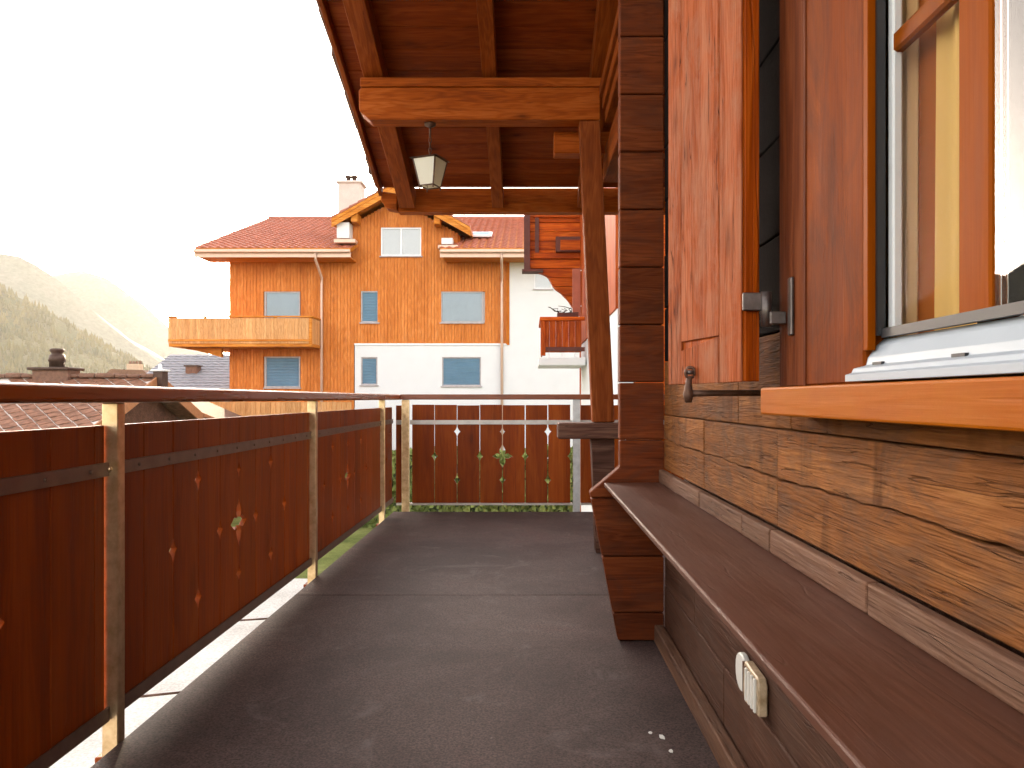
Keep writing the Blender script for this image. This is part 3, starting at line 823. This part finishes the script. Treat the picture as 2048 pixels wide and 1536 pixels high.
# ------------------------------------------------------------------ apartment building opposite
ab = empty('apartment_building', (-5, 31, -3.0), 'large orange wood and white plaster apartment house opposite the balcony', 'building')
S31 = 31/1540.0
def fx(px): return (px-1056)*S31
def fz(py): return 1+(797-py)*S31
wins = [ # px rect, kind
    (762,843,455,512,'glass'), (722,757,582,645,'blind'), (882,966,583,645,'pale'), (530,600,583,690,'pale'),
    (530,600,713,775,'blind'), (722,755,714,770,'blind'), (884,962,714,772,'blind'), (1068,1104,545,578,'glass')]
WR = [(fx(a), fx(b), fz(d), fz(c), k) for a, b, c, d, k in wins]
apex_x, apex_z, gs = -5.29, 9.43, 0.555
def wall_top(x):
    if -7.35 < x < -2.75: return apex_z-0.42-gs*abs(x-apex_x)
    return 6.78
def planks(name, x0, x1, zbot, mat, w=0.135):
    bm = bmesh.new()
    x = x0
    rnd = random.Random(11)
    while x < x1-0.01:
        b = min(x+w, x1)
        xm = (x+b)/2
        segs = [(zbot(xm), wall_top(xm))]
        for (wx0, wx1, wz0, wz1, k) in WR:
            if wx0-0.02 < xm < wx1+0.02:
                ns = []
                for s0, s1 in segs:
                    if wz1 <= s0 or wz0 >= s1: ns.append((s0, s1)); continue
                    if wz0 > s0: ns.append((s0, wz0))
                    if wz1 < s1: ns.append((wz1, s1))
                segs = ns
        d = rnd.uniform(0, 0.012)
        for s0, s1 in segs:
            bm_box(bm, x+0.0035, b-0.0035, 31.0-d, 31.10, s0, s1)
        x += w
    o = obj(name, mesh_from_bm(name, bm, mat), Matrix.Identity(4), ab)
    o['kind'] = 'stuff'
def zb(x): return fz(688) if x > fx(710) else -3.0
planks('cladding', fx(460), fx(1017), zb, M['clad'])
box('wall', fx(460)+0.02, fx(1300), 31.101, 40.0, -3.0, 6.8, M['plaster'], ab)
prism('gable_core', [(-7.35,6.801),(-2.75,6.801),(-2.75,wall_top(-2.76)-0.02),(apex_x,wall_top(apex_x)-0.02),(-7.35,wall_top(-7.34)-0.02)], 'XZ', 31.101, 38.0, M['clad_deep'], ab)
box('side_cladding', fx(460)-0.02, fx(460)+0.018, 31.0, 40.0, -3.0, 6.8, M['clad_deep'], ab)
# white rendered part, standing flush, with the window openings left out
def plaster_cells():
    bm = bmesh.new()
    X0, X1, Xc, Z0, Z1, Z2 = fx(710), fx(1300), fx(1017)+0.01, -3.0, fz(688)-0.004, 6.78
    xs = sorted({X0, X1, Xc}|{v for w in WR for v in w[:2] if X0 < v < X1})
    zs = sorted({Z0, Z1, Z2}|{v for w in WR for v in w[2:4] if Z0 < v < Z2})
    for a, b in zip(xs, xs[1:]):
        for c, d in zip(zs, zs[1:]):
            xm, zm = (a+b)/2, (c+d)/2
            if xm < Xc and zm > Z1: continue
            if any(w[0] < xm < w[1] and w[2] < zm < w[3] for w in WR): continue
            bm_box(bm, a, b, 30.985, 31.10, c, d)
    bmesh.ops.remove_doubles(bm, verts=bm.verts, dist=1e-5)
    return bm
obj('plaster_wall', mesh_from_bm('plaster_wall', plaster_cells(), M['plaster']), Matrix.Identity(4), ab)
for (x0, x1, z0, z1, k) in WR:
    wv_ = box('window', x0, x1, 31.085, 31.0995, z0, z1, M['glass'] if k == 'glass' else M['winframe'], ab)
    wv_.data.materials[0] = M['winframe']
    t = 0.055
    fm = M['white_frame'] if k == 'glass' else M['winframe']
    for a in ((x0, x0+t, z0, z1), (x1-t, x1, z0, z1), (x0+t, x1-t, z0, z0+t), (x0+t, x1-t, z1-t, z1)):
        box('frame', a[0]+.002, a[1]-.002, 31.01, 31.084, a[2]+.002, a[3]-.002, fm, wv_)
    if k == 'blind':
        bm = bmesh.new()
        zz = z0+t
        while zz < z1-t-0.03:
            vv = [bm.verts.new(p) for p in ((x0+t,31.06,zz),(x1-t,31.06,zz),(x1-t,31.035,zz+0.045),(x0+t,31.035,zz+0.045),(x1-t,31.075,zz+0.062),(x0+t,31.075,zz+0.062))]
            bm.faces.new((vv[0],vv[1],vv[2],vv[3])); bm.faces.new((vv[3],vv[2],vv[4],vv[5]))
            zz += 0.0625
        o = obj('blind', mesh_from_bm('blind', bm, M['blind']), Matrix.Identity(4), wv_); o['kind'] = 'stuff'
    else:
        box('blind', x0+t, x1-t, 31.06, 31.078, z0+t, z1-t, M['pale_sky_back'] if k == 'pale' else M['white_frame'], wv_)  # pale sheet behind the glass, sky reflection put into its colour
        box('pane', x0+t, x1-t, 31.040, 31.046, z0+t, z1-t, M['glass'], wv_)
        if k == 'glass' and x1-x0 > 1.0:
            box('mullion', (x0+x1)/2-0.035, (x0+x1)/2+0.035, 31.012, 31.039, z0+t, z1-t, fm, wv_)
    box('sill', x0-0.05, x1+0.05, 30.93, 31.04, z0-0.05, z0-0.003, M['winframe'], wv_)

def tiled_slope(name, x0, x1, p_eave, p_ridge, mat, course=0.36, pitch=0.30, amp=0.028, x1_top=None, parent=ab):
    """tiled roof slope facing -Y, from the eave (y,z) up to the ridge (y,z)"""
    (y0,z0),(y1,z1) = p_eave, p_ridge
    Ls = math.hypot(y1-y0, z1-z0); n = int(Ls/course)
    nrm = Vector((0, -(z1-z0), (y1-y0))).normalized()
    m = int((x1-x0)/pitch*4)
    bm = bmesh.new()
    for c in range(n):
        rows = []
        for t, lift in ((c/n, 0.045), ((c+1)/n+0.002, 0.0)):
            rows.append([bm.verts.new((x0+(x1-x0)*i/m, y0+(y1-y0)*t+nrm.y*(lift+amp*math.sin(i*math.pi/2)), z0+(z1-z0)*t+nrm.z*(lift+amp*math.sin(i*math.pi/2)))) for i in range(m+1)])
        front = [bm.verts.new((q.co.x, q.co.y-nrm.y*0.05, q.co.z-nrm.z*0.05)) for q in rows[0]]
        for i in range(m):
            bm.faces.new((rows[0][i], rows[0][i+1], rows[1][i+1], rows[1][i]))
            bm.faces.new((front[i], front[i+1], rows[0][i+1], rows[0][i]))
    o = obj(name, mesh_from_bm(name, bm, mat), Matrix.Identity(4), parent)
    o['kind'] = 'stuff'
    return o
E, RG = (29.8, 6.82), (38.5, 10.0)
def roof_half(x0, x1):
    rf = prism('roof', [(29.75,6.66),(38.5,9.86),(38.5,9.98),(29.75,6.80)], 'YZ', x0, x1, M['clad_x'], ab)
    t = tiled_slope('roof_tiles', x0-0.04, x1+0.04, E, RG, M['tile'], parent=rf)
    box('gutter', x0, x1, 29.60, 29.74, 6.62, 6.75, M['gutter'], rf, 0.03)
    box('fascia', x0, x1, 29.742, 29.80, 6.46, 6.655, M['gutter'], rf)
    box('soffit', x0+0.1, x1-0.05, 29.81, 30.98, 6.47, 6.52, M['clad_x'], rf)
    return rf
roof_half(-12.9, -6.85)
roof_half(-3.40, 4.0)
prism('rear_roof', [(38.51,9.86),(47,6.8),(47,6.92),(38.51,9.98)], 'YZ', -12.9, 4.0, M['tile'], ab)
tube('ridge_cap', [(-12.95,38.5,9.99),(4.0,38.5,9.99)], 0.13, M['tile'], ab)
# cross gable roof
gx0, gx1 = -7.71, -2.27
for s, xe in ((-1, gx0), (1, gx1)):
    ze = apex_z-gs*abs(xe-apex_x)
    rf = prism('gable_roof', [(apex_x,apex_z-0.14),(xe,ze-0.14),(xe,ze-0.02),(apex_x,apex_z-0.02)], 'XZ', 30.25, 38.3, M['clad_x'], ab)
    Lr = math.hypot(xe-apex_x, ze-apex_z); n = int(Lr/0.36)
    for c in range(n):
        ta, tb = c/n, (c+1)/n
        xa, xb = xe+(apex_x-xe)*ta, xe+(apex_x-xe)*(tb+0.01)
        za, zb_ = ze+(apex_z-ze)*ta, ze+(apex_z-ze)*(tb+0.01)
        prism('tile_course', [(xa,za-0.018),(xb,zb_-0.018),(xb,zb_+0.03),(xa,za+0.075)], 'XZ', 30.16, 38.3, M['tile'], rf)
    prism('barge_board', [(apex_x,apex_z-0.36),(xe,ze-0.36),(xe,ze-0.15),(apex_x,apex_z-0.15)], 'XZ', 30.20, 30.26, M['clad_x'], rf)
    prism('barge_strip', [(apex_x,apex_z-0.15),(xe,ze-0.15),(xe,ze-0.03),(apex_x,apex_z-0.03)], 'XZ', 30.17, 30.245, M['clad_x'], rf)
    prism('soffit', [(apex_x,apex_z-0.24),(xe,ze-0.24),(xe,ze-0.20),(apex_x,apex_z-0.20)], 'XZ', 30.27, 30.98, M['clad_x'], rf)
for xx in (fx(716), fx(878)):
    zt = apex_z-gs*abs(xx-apex_x)-0.25
    box('purlin_end', xx-0.13, xx+0.13, 30.3, 30.99, zt-0.36, zt, M['clad_x'], ab, 0.02)
# white dormer cheeks with short gutters
for x0, x1, py0, py1 in ((676,701,447,478), (884,906,478,490)):
    box('dormer_cheek', (x0-1056)*30.6/1540, (x1-1056)*30.6/1540, 30.4, 30.98, 1+(797-py1)*30.6/1540, 1+(797-py0)*30.6/1540, M['plaster'], ab)
    box('dormer_ledge', (x0-8-1056)*30/1540, (x1+10-1056)*30/1540, 29.95, 30.39, 1+(797-py1-8)*30/1540, 1+(797-py1)*30/1540, M['gutter'], ab, 0.02)
# skylight
skf = Matrix.Translation((-1.95, 32.2, 6.82+(32.2-29.8)*3.18/8.7+0.12)) @ Matrix.Rotation(math.atan(3.18/8.7), 4, 'X')
sk = box('skylight', -0.45, 0.45, -0.45, 0.45, 0, 0.10, M['white_frame'], ab, 0.02, frame=skf)
box('pane', -0.33, 0.33, -0.33, 0.33, 0.101, 0.11, M['blind'], sk, frame=skf)
# chimney
cm = box('chimney', (676-1056)*36/1540, (721-1056)*36/1540, 36, 37, 8.3, 1+(797-366)*36/1540, M['chimney_render'], ab)
box('chimney_cap', (672-1056)*36/1540, (725-1056)*36/1540, 35.93, 37.07, 1+(797-366)*36/1540+0.002, 1+(797-361)*36/1540, M['chimney_render'], cm, 0.02)
for px in (693, 705):
    lathe('flue', [(0.12,0),(0.12,0.22),(0.17,0.24),(0.17,0.30),(0.05,0.36)], ((px-1056)*36/1540, 36.4, 1+(797-361)*36/1540+0.003), M['brown_metal'], cm)
# downpipes
for px, pj in ((631,645), (1003,1004)):
    x0, x1 = (px-1056)*29.68/1540, fx(pj)
    tube('downpipe', [(x0,29.67,6.60),(x0,29.67,6.35),(x1,30.88,5.85),(x1,30.88,5.6),(x1,30.88,-2.9)], 0.055, M['gutter'], ab, 8)
# corner trim between wood and plaster
box('corner_trim', fx(1014), fx(1019), 30.955, 31.0, fz(690), 6.75, M['clad_deep'], ab)
box('flashing', fx(709), fx(1012), 30.94, 30.984, fz(690), fz(687), M['white_frame'], ab)
# balcony of the building
bb = empty('balcony', (-11, 29.7, 3.0), 'x', 'x'); del bb['category'], bb['label']
bb.parent = ab; bb.matrix_parent_inverse = W[ab.name].inverted()
YB = 29.64
bxa, bxb = (337-1056)*YB/1540, (623-1056)*YB/1540
zt, zbm = 4.18, 3.02
box('slab', bxa, bxb, YB+0.02, 30.97, zbm-0.02, zbm+0.12, M['clad_x'], bb)
box('handrail', bxa-0.05, bxb+0.05, YB-0.06, YB+0.06, zt-0.06, zt, M['clad_x'], bb, 0.01)
box('side_handrail', bxb-0.06, bxb+0.05, YB+0.062, 30.97, zt-0.06, zt, M['clad_x'], bb, 0.01)
box('side_handrail', bxa-0.05, bxa+0.05, YB+0.062, 33.5, zt-0.06, zt, M['clad_x'], bb, 0.01)
box('slab', bxa, fx(460)-0.03, 30.98, 33.5, zbm-0.02, zbm+0.12, M['clad_x'], bb)
slat_w = 0.135
n = int((bxb-bxa)/slat_w)
bm = bmesh.new(); bm_box(bm, -0.0655, 0.0655, -0.012, 0.012, -0.51, 0.47)
slat_me = mesh_from_bm('slat', bm, M['fence'])
for i in range(n):
    obj('slat', slat_me, Matrix.Translation((bxa+slat_w*(i+0.5), YB, 3.63)), bb)
for i in range(9):
    obj('slat', slat_me, Matrix.Translation((bxb, YB+0.10+slat_w*(i+0.5), 3.63)) @ Matrix.Rotation(R(90), 4, 'Z'), bb)
for i in range(27):
    obj('slat', slat_me, Matrix.Translation((bxa, YB+0.06+slat_w*(i+0.5), 3.63)) @ Matrix.Rotation(R(90), 4, 'Z'), bb)
for i in range(5):
    xx = bxa+0.05+(bxb-bxa-0.1)*i/4
    box('post', xx-0.05, xx+0.05, YB+0.014, YB+0.10, zbm+0.12, zt-0.062, M['clad_x'], bb)
box('lower_rail', bxa, bxb, YB-0.045, YB-0.013, 3.20, 3.28, M['clad_x'], bb)
prism('bracket', [(-13.4,2.98),(-12.03,2.98),(-12.03,2.62)], 'XZ', 30.2, 30.4, M['clad_x'], bb)

# ------------------------------------------------------------------ red chalet at the right, beyond the balcony end
YN = 16.0
SN = YN/1540.0
def nx_(px): return (px-1056)*SN
def nz_(py): return 1+(797-py)*SN
nc = empty('red_chalet', (2.0, 16, -3.0), 'red brown chalet with scalloped log bracket beyond the end railing', 'building')
edge = [(418,1049),(540,1049),(546,1082),(553,1096),(566,1102),(578,1110),(586,1122),(594,1130),(604,1138),(616,1146),(630,1152)]
def n_left(z):
    py = 797-(z-1)/SN
    if py <= edge[0][0]: return nx_(1049)
    for (p0,x0),(p1,x1) in zip(edge, edge[1:]):
        if p0 <= py <= p1: return nx_(x0+(x1-x0)*(py-p0)/(p1-p0))
    return nx_(1152)
z = nz_(628); top = nz_(395)
while z < top-0.02:
    z1 = min(z+0.19, top)
    zs = [z+0.004+(z1-z-0.008)*i/6 for i in range(7)]
    pts = [(nx_(1262), zs[0]), (nx_(1262), zs[-1])]+[(n_left(q)+0.012*math.sin(i*math.pi/6), q) for i, q in reversed(list(enumerate(zs)))]
    prism('log', pts, 'XZ', YN+random.uniform(0,.012), YN+0.22, M['red_wood'], nc, 0.006)
    z += 0.19
box('corner_post', nx_(1048), nx_(1060), YN-0.12, YN+0.2, nz_(540), nz_(410), M['dark_red'], nc)
box('bracket_foot', nx_(1044), nx_(1086), YN-0.14, YN+0.2, nz_(545), nz_(540.4), M['dark_red'], nc)
box('moulding', nx_(1066), nx_(1160), YN-0.06, YN-0.003, nz_(436), nz_(424), M['red_wood'], nc, 0.01)
box('moulding', nx_(1066), nx_(1160), YN-0.05, YN-0.003, nz_(518), nz_(506), M['red_wood'], nc, 0.01)
box('upright', nx_(1070), nx_(1078), YN-0.045, YN-0.003, nz_(506), nz_(436), M['dark_red'], nc)
cb = box('carved_box', nx_(1111), nx_(1163), YN-0.16, YN-0.004, nz_(506), nz_(476), M['dark_red'], nc, 0.01)
box('panel', nx_(1120), nx_(1160), YN-0.175, YN-0.161, nz_(503), nz_(483), M['red_wood'], cb, 0.005)
# main walls
box('side_wall', 1.08, 1.30, 9.5, YN-0.02, nz_(690), 6.2, M['red_wood_z'], nc)
box('plaster_wall', 1.10, 1.30, 9.5, YN-0.02, -3.0, nz_(690)-0.003, M['plaster'], nc)
box('front_wall', 1.32, 7.0, 9.5, 9.7, -3.0, 6.2, M['red_wood'], nc)
box('back_wall', 1.10, 7.0, YN+0.24, YN+0.45, -3.0, nz_(600), M['red_wood_z'], nc)
# shutters and stay hooks
for x0, x1, y0 in ((1145,1161,0.0), (1166,1180,-1.2)):
    Yh = YN-0.45+y0
    s_ = Yh/1540
    shn = box('shutter', (x0-1056)*s_, (x1-1056)*s_, Yh, Yh+0.05, 1+(797-632)*s_, 1+(797-537)*s_, M['pink_shutter'], nc, 0.006)
    for py in (541, 612):
        tube('hook', [((x1-1056)*s_, Yh-0.02, 1+(797-py)*s_), ((x1+7-1056)*s_, Yh-0.03, 1+(797-py-2)*s_)], 0.012, M['white_frame'], shn, 6)
# chalet balcony
nb = empty('balcony', (0.7, 15, 1.7), 'x', 'x'); del nb['category'], nb['label']
nb.parent = nc; nb.matrix_parent_inverse = W[nc.name].inverted()
Y0, Y1 = 14.4, 15.9
s0 = Y0/1540
bx0 = (1086-1056)*s0; bz0, bz1 = 1+(797-705)*s0, 1+(797-634)*s0
box('handrail', bx0-0.06, 1.06, Y0-0.05, Y0+0.05, bz1-0.07, bz1, M['red_wood'], nb, 0.01)
box('side_handrail', bx0-0.06, bx0+0.05, Y0+0.052, Y1, bz1-0.07, bz1, M['red_wood'], nb, 0.01)
k = 0
xx = bx0
while xx < 1.0:
    box('board', xx+0.001, xx+0.119, Y0-0.012+0.004*(k % 2), Y0+0.012, bz0, bz1-0.072, M['red_wood_z'], nb, 0.004)
    xx += 0.12; k += 1
yy = Y0+0.06
while yy < Y1:
    box('board', bx0-0.012, bx0+0.012, yy+0.006, yy+0.114, bz0, bz1-0.072, M['red_wood_z'], nb, 0.004)
    yy += 0.12
box('corner_post', bx0-0.045, bx0+0.045, Y0-0.045, Y0+0.045, bz0-0.06, bz1-0.071, M['red_wood_z'], nb, 0.006)
box('lower_rail', bx0+0.05, 1.06, Y0-0.04, Y0-0.014, bz0+0.02, bz0+0.10, M['dark_red'], nb)
box('slab', bx0-0.08, 1.07, Y0-0.08, Y1+0.05, bz0-0.24, bz0-0.10, M['plaster'], nb, 0.01)
for xx in (bx0+0.12, bx0+0.36, bx0+0.60):
    box('stanchion', xx-0.02, xx+0.02, Y0-0.02, Y0+0.02, bz0-0.099, bz0-0.003, M['white_frame'], nb)
# bare plant on that balcony
pp = empty('balcony_plant', (0.72, 14.5, bz1), 'bare dark twiggy plant standing on the red chalet balcony', 'plant')
bxp = box('planter', 0.55, 0.95, 14.46, 14.62, bz1+0.001, bz1+0.09, M['dark_red'], pp, 0.01)
rt = random.Random(5)
for k in range(9):
    x0 = 0.58+0.34*rt.random()
    pts = [(x0, 14.54, bz1+0.08)]
    for q in range(4):
        pts.append((pts[-1][0]+rt.uniform(-.13,.06), 14.54+rt.uniform(-.05,.05), pts[-1][2]+rt.uniform(-.01,.06)))
    tube('twig', pts, [0.012,0.010,0.009,0.007,0.005], M['twig'], pp, 5)

# ------------------------------------------------------------------ low house at the left with diamond slates
lh = empty('slate_house', (-14, 24, -3.0), 'low house with diamond slate roof just beyond the left railing', 'building')
XE, YR, ZR, SL = -10.55, 22.0, 1.62, 0.40
prism('roof_bed', [(14.5,ZR-SL*7.5-0.03),(22.0,ZR-0.03),(22.0,ZR-0.15),(14.5,ZR-SL*7.5-0.15)], 'YZ', -22, XE, M['slate_bed'], lh)
prism('rear_slope', [(22.001,ZR-0.02),(29,ZR-SL*7),(29,ZR-SL*7-0.12),(22.001,ZR-0.14)], 'YZ', -22, XE, M['slate'], lh)
prism('barge_board', [(14.5,ZR-SL*7.5+0.06),(22.0,ZR+0.06),(29,ZR-SL*7+0.06),(29,ZR-SL*7-0.26),(22.0,ZR-0.26),(14.5,ZR-SL*7.5-0.26)], 'YZ', XE+0.002, XE+0.05, M['barge'], lh)
prism('gable_wall', [(15.3,-3),(28.3,-3),(28.3,-1.2),(22.0,ZR-0.18),(15.3,ZR-SL*6.7-0.20)], 'YZ', -21.5, XE-0.6, M['dark_wood'], lh)
# diamond slates
ang = math.atan(SL)
SF = Matrix.Translation((0, YR, ZR)) @ Matrix.Rotation(ang, 4, 'X')
d = 0.235
bm = bmesh.new()
q = d*0.91
vs1 = [bm.verts.new(p) for p in ((0,-q,0.012),(q,0,0.0),(0,q,0.0),(-q,0,0.0))]
vs2 = [bm.verts.new((p.co.x, p.co.y, p.co.z+0.016)) for p in vs1]
bm.faces.new(vs1); bm.faces.new(vs2)
for k in range(4): bm.faces.new((vs1[k], vs1[(k+1) % 4], vs2[(k+1) % 4], vs2[k]))
slate_me = mesh_from_bm('slate', bm, M['slate'])
row = 0
v = -0.15
cnt = 0
while v > -4.2:
    u = XE-d-(d if row % 2 else 0)
    while u > -14.6 and cnt < 290:
        obj('slate', slate_me, SF @ Matrix.Translation((u+random.uniform(-.012,.012), v, -0.026+random.uniform(0,.012))) @ Matrix.Rotation(random.uniform(-.04,.04), 4, 'Z'), lh)
        cnt += 1
        u -= 2*d
    v -= d; row += 1
# ridge stones
x = -22.0
while x < XE-0.05:
    w = random.uniform(0.35, 0.6)
    box('ridge_stone', x+0.01, min(x+w, XE)-0.01, YR-0.20, YR+0.20, ZR-0.03, ZR+0.06+random.uniform(0,.05), M['old_tile'], lh, 0.03)
    x += w
# chimney with metal cowl
sc_ = 22.0/1540
def lx(px): return (px-1056)*sc_
def lz(py): return 1+(797-py)*sc_
c1 = box('chimney', lx(78), lx(148), 21.7, 22.3, ZR-0.5, lz(741), M['render_wall'], lh)
c1.data.materials[0] = M['old_tile']
box('chimney_slab', lx(71), lx(154), 21.6, 22.4, lz(741)+0.001, lz(735), M['brown_metal'], c1, 0.02)
lathe('cowl', [(0.20,0),(0.20,0.16),(0.23,0.17),(0.19,0.36),(0.15,0.37),(0.15,0.42),(0.19,0.46),(0.19,0.51),(0.16,0.54)], (lx(114), 22.0, lz(735)+0.002), M['brown_metal'], c1)
tube('pipe', [(lx(126),22.0,lz(735)),(lx(127),22.0,lz(722)),(lx(131),22.0,lz(722))], 0.03, M['brown_metal'], c1)
c2 = box('chimney', lx(313), lx(331), 21.8, 22.15, ZR-0.3, lz(743), M['brown_metal'], lh)
box('chimney_cap', lx(309), lx(335), 21.75, 22.2, lz(743)+0.001, lz(739), M['white_frame'], c2, 0.02)
lathe('finial', [(0.06,0),(0.05,0.12),(0.02,0.16)], (lx(322), 21.95, lz(739)+0.002), M['white_frame'], c2)

# small shed roof seen under the handrail
sd = empty('shed', (-9, 26, -3.0), 'dark brown shed roof between the slate house and the orange building', 'shed')
Ys = 25.0; ss = Ys/1540
def sx(px): return (px-1056)*ss
def sz(py): return 1+(797-py)*ss
prism('roof', [(sx(180),sz(775)),(sx(300),sz(782)),(sx(432),sz(838)),(sx(432),sz(844)),(sx(180),sz(844))], 'XZ', 25.0, 27.5, M['old_tile'], sd)
prism('barge_board', [(sx(300),sz(779)),(sx(438),sz(838)),(sx(438),sz(845)),(sx(300),sz(786))], 'XZ', 24.93, 24.99, M['barge'], sd)
box('wall', sx(185), sx(425), 25.05, 27.4, -3.0, sz(844.2), M['render_wall'], sd)

# board fence in front of the orange building
fn = empty('board_fence', (-10, 29, -3.0), 'pale orange board fence at the foot of the orange building', 'fence')
x = (425-1056)*28.9/1540
bm = bmesh.new(); bm_box(bm, -0.088, 0.088, -0.012, 0.012, -2.0, 2.0)
fb_me = mesh_from_bm('board', bm, M['fence'])
xs_ = x
while x < (705-1056)*28.9/1540:
    obj('board', fb_me, Matrix.Translation((x, 28.9, -1.13+random.uniform(-.01,.01))), fn)
    x += 0.19
box('rail', xs_, x, 28.93, 28.98, 0.42, 0.50, M['fence'], fn)

# clipped hedge in the garden before the white wall
hd = empty('garden_hedge', (-1, 24.5, -3.0), 'green clipped hedge in the garden glimpsed through the end railing', 'hedge')
rh = random.Random(21)
bm = bmesh.new()
for _ in range(9000):
    face = rh.random()
    x_ = rh.uniform(-6.5, 3.5)
    if face < 0.55: p = Vector((x_, 23.9+rh.uniform(-.08,.12), rh.uniform(-3.0, -0.72)))
    elif face < 0.85: p = Vector((x_, rh.uniform(23.9, 25.1), -0.72+rh.uniform(-.15,.07)))
    else: p = Vector((x_, 25.1+rh.uniform(-.12,.08), rh.uniform(-3.0, -0.72)))
    p.z += 0.10*math.sin(x_*1.7)+0.06*math.sin(x_*4.3)
    if p.z < -3.0: p.z = -2.98
    q_ = Matrix.Rotation(rh.random()*6.28, 3, 'Z') @ Matrix.Rotation(rh.uniform(-1.2,1.2), 3, 'X')
    w_ = rh.uniform(.04, .08)
    bm.faces.new([bm.verts.new(p+q_ @ Vector(c)) for c in ((-w_,0,-w_*1.4),(w_,0,-w_*1.2),(w_*.7,w_*.2,w_*1.4),(-w_*.6,-w_*.2,w_*1.3))])
fo = obj('foliage', mesh_from_bm('foliage', bm, M['hedge_leaf']), Matrix.Translation((0,0,0)), hd)
fo['kind'] = 'stuff'
box('stems', -6.4, 3.4, 24.05, 24.95, -3.0, -0.95, M['leaf'], hd)

# grey slate house far behind
gh = empty('grey_roofed_house', (-20, 46, -3.0), 'house with grey slate roof seen between the slate ridge and orange building', 'building')
sg = 45/1540
def gxp(px): return (px-1056)*sg
def gzp(py): return 1+(797-py)*sg
E2, R2 = (41.0, 1+(797-778)*41/1540), (46.0, 1+(797-709)*46/1540)
prism('roof', [(41.0,E2[1]-0.15),(46.0,R2[1]-0.15),(51.0,E2[1]-0.15),(51.0,E2[1]-0.01),(46.0,R2[1]-0.01),(41.0,E2[1]-0.01)], 'YZ', -21.3, -10.0, M['grey_slate'], gh)
tiled_slope('roof_slates', -21.35, -10.0, E2, R2, M['grey_slate'], course=0.4, pitch=0.5, amp=0.02, parent=gh)
box('wall', -20.6, -10.5, 42.0, 50.0, -3.0, E2[1]-0.1, M['render_wall'], gh)
c3 = box('chimney', (371-1056)*43/1540, (393-1056)*43/1540, 43.0, 43.6, 1.5, 1+(797-733)*43/1540, M['old_tile'], gh)
box('chimney_cap', (368-1056)*43/1540, (396-1056)*43/1540, 42.95, 43.65, 1+(797-733)*43/1540+0.001, 1+(797-730)*43/1540, M['brown_metal'], c3)
# small house with crenellated chimney
kh = empty('small_far_house', (-30, 58, -3.0), 'far low roof with pale four pot chimney behind the slate ridge', 'building')
sk_ = 58/1540
prism('roof', [((200-1056)*sk_,1+(797-756)*sk_),((222-1056)*sk_,1+(797-738)*sk_),((285-1056)*sk_,1+(797-740)*sk_),((310-1056)*sk_,1+(797-758)*sk_)], 'XZ', 58, 62, M['old_tile'], kh)
box('wall', (208-1056)*sk_, (300-1056)*sk_, 58.3, 61.7, -3, 1+(797-758.2)*sk_, M['render_wall'], kh)
c4 = box('chimney', (245-1056)*sk_, (269-1056)*sk_, 58.6, 59.3, 2.6, 1+(797-727)*sk_, M['render_wall'], kh)
for i in range(4):
    px = 246.5+i*7
    box('pot', (px-1056)*sk_, (px+3-1056)*sk_, 58.8, 59.0, 1+(797-727)*sk_+0.001, 1+(797-721)*sk_, M['old_tile'], c4)

# ------------------------------------------------------------------ air
hz_, N, L, B = new_mat('haze')
out = [n for n in N if n.type == 'OUTPUT_MATERIAL'][0]
N.remove(B)
pv = N.new('ShaderNodeVolumePrincipled')
pv.inputs['Color'].default_value = (0.95, 0.94, 0.92, 1)
pv.inputs['Density'].default_value = 0.00015
pv.inputs['Anisotropy'].default_value = 0.25
L.new(pv.outputs[0], out.inputs['Volume'])
bm = bmesh.new(); bm_box(bm, -1400, 1400, -300, 1900, -4.2, 310)
hz_o = obj('haze', mesh_from_bm('haze', bm, hz_), Matrix.Identity(4))
tag(hz_o, 'pale haze in the valley air', 'haze', kind='stuff')
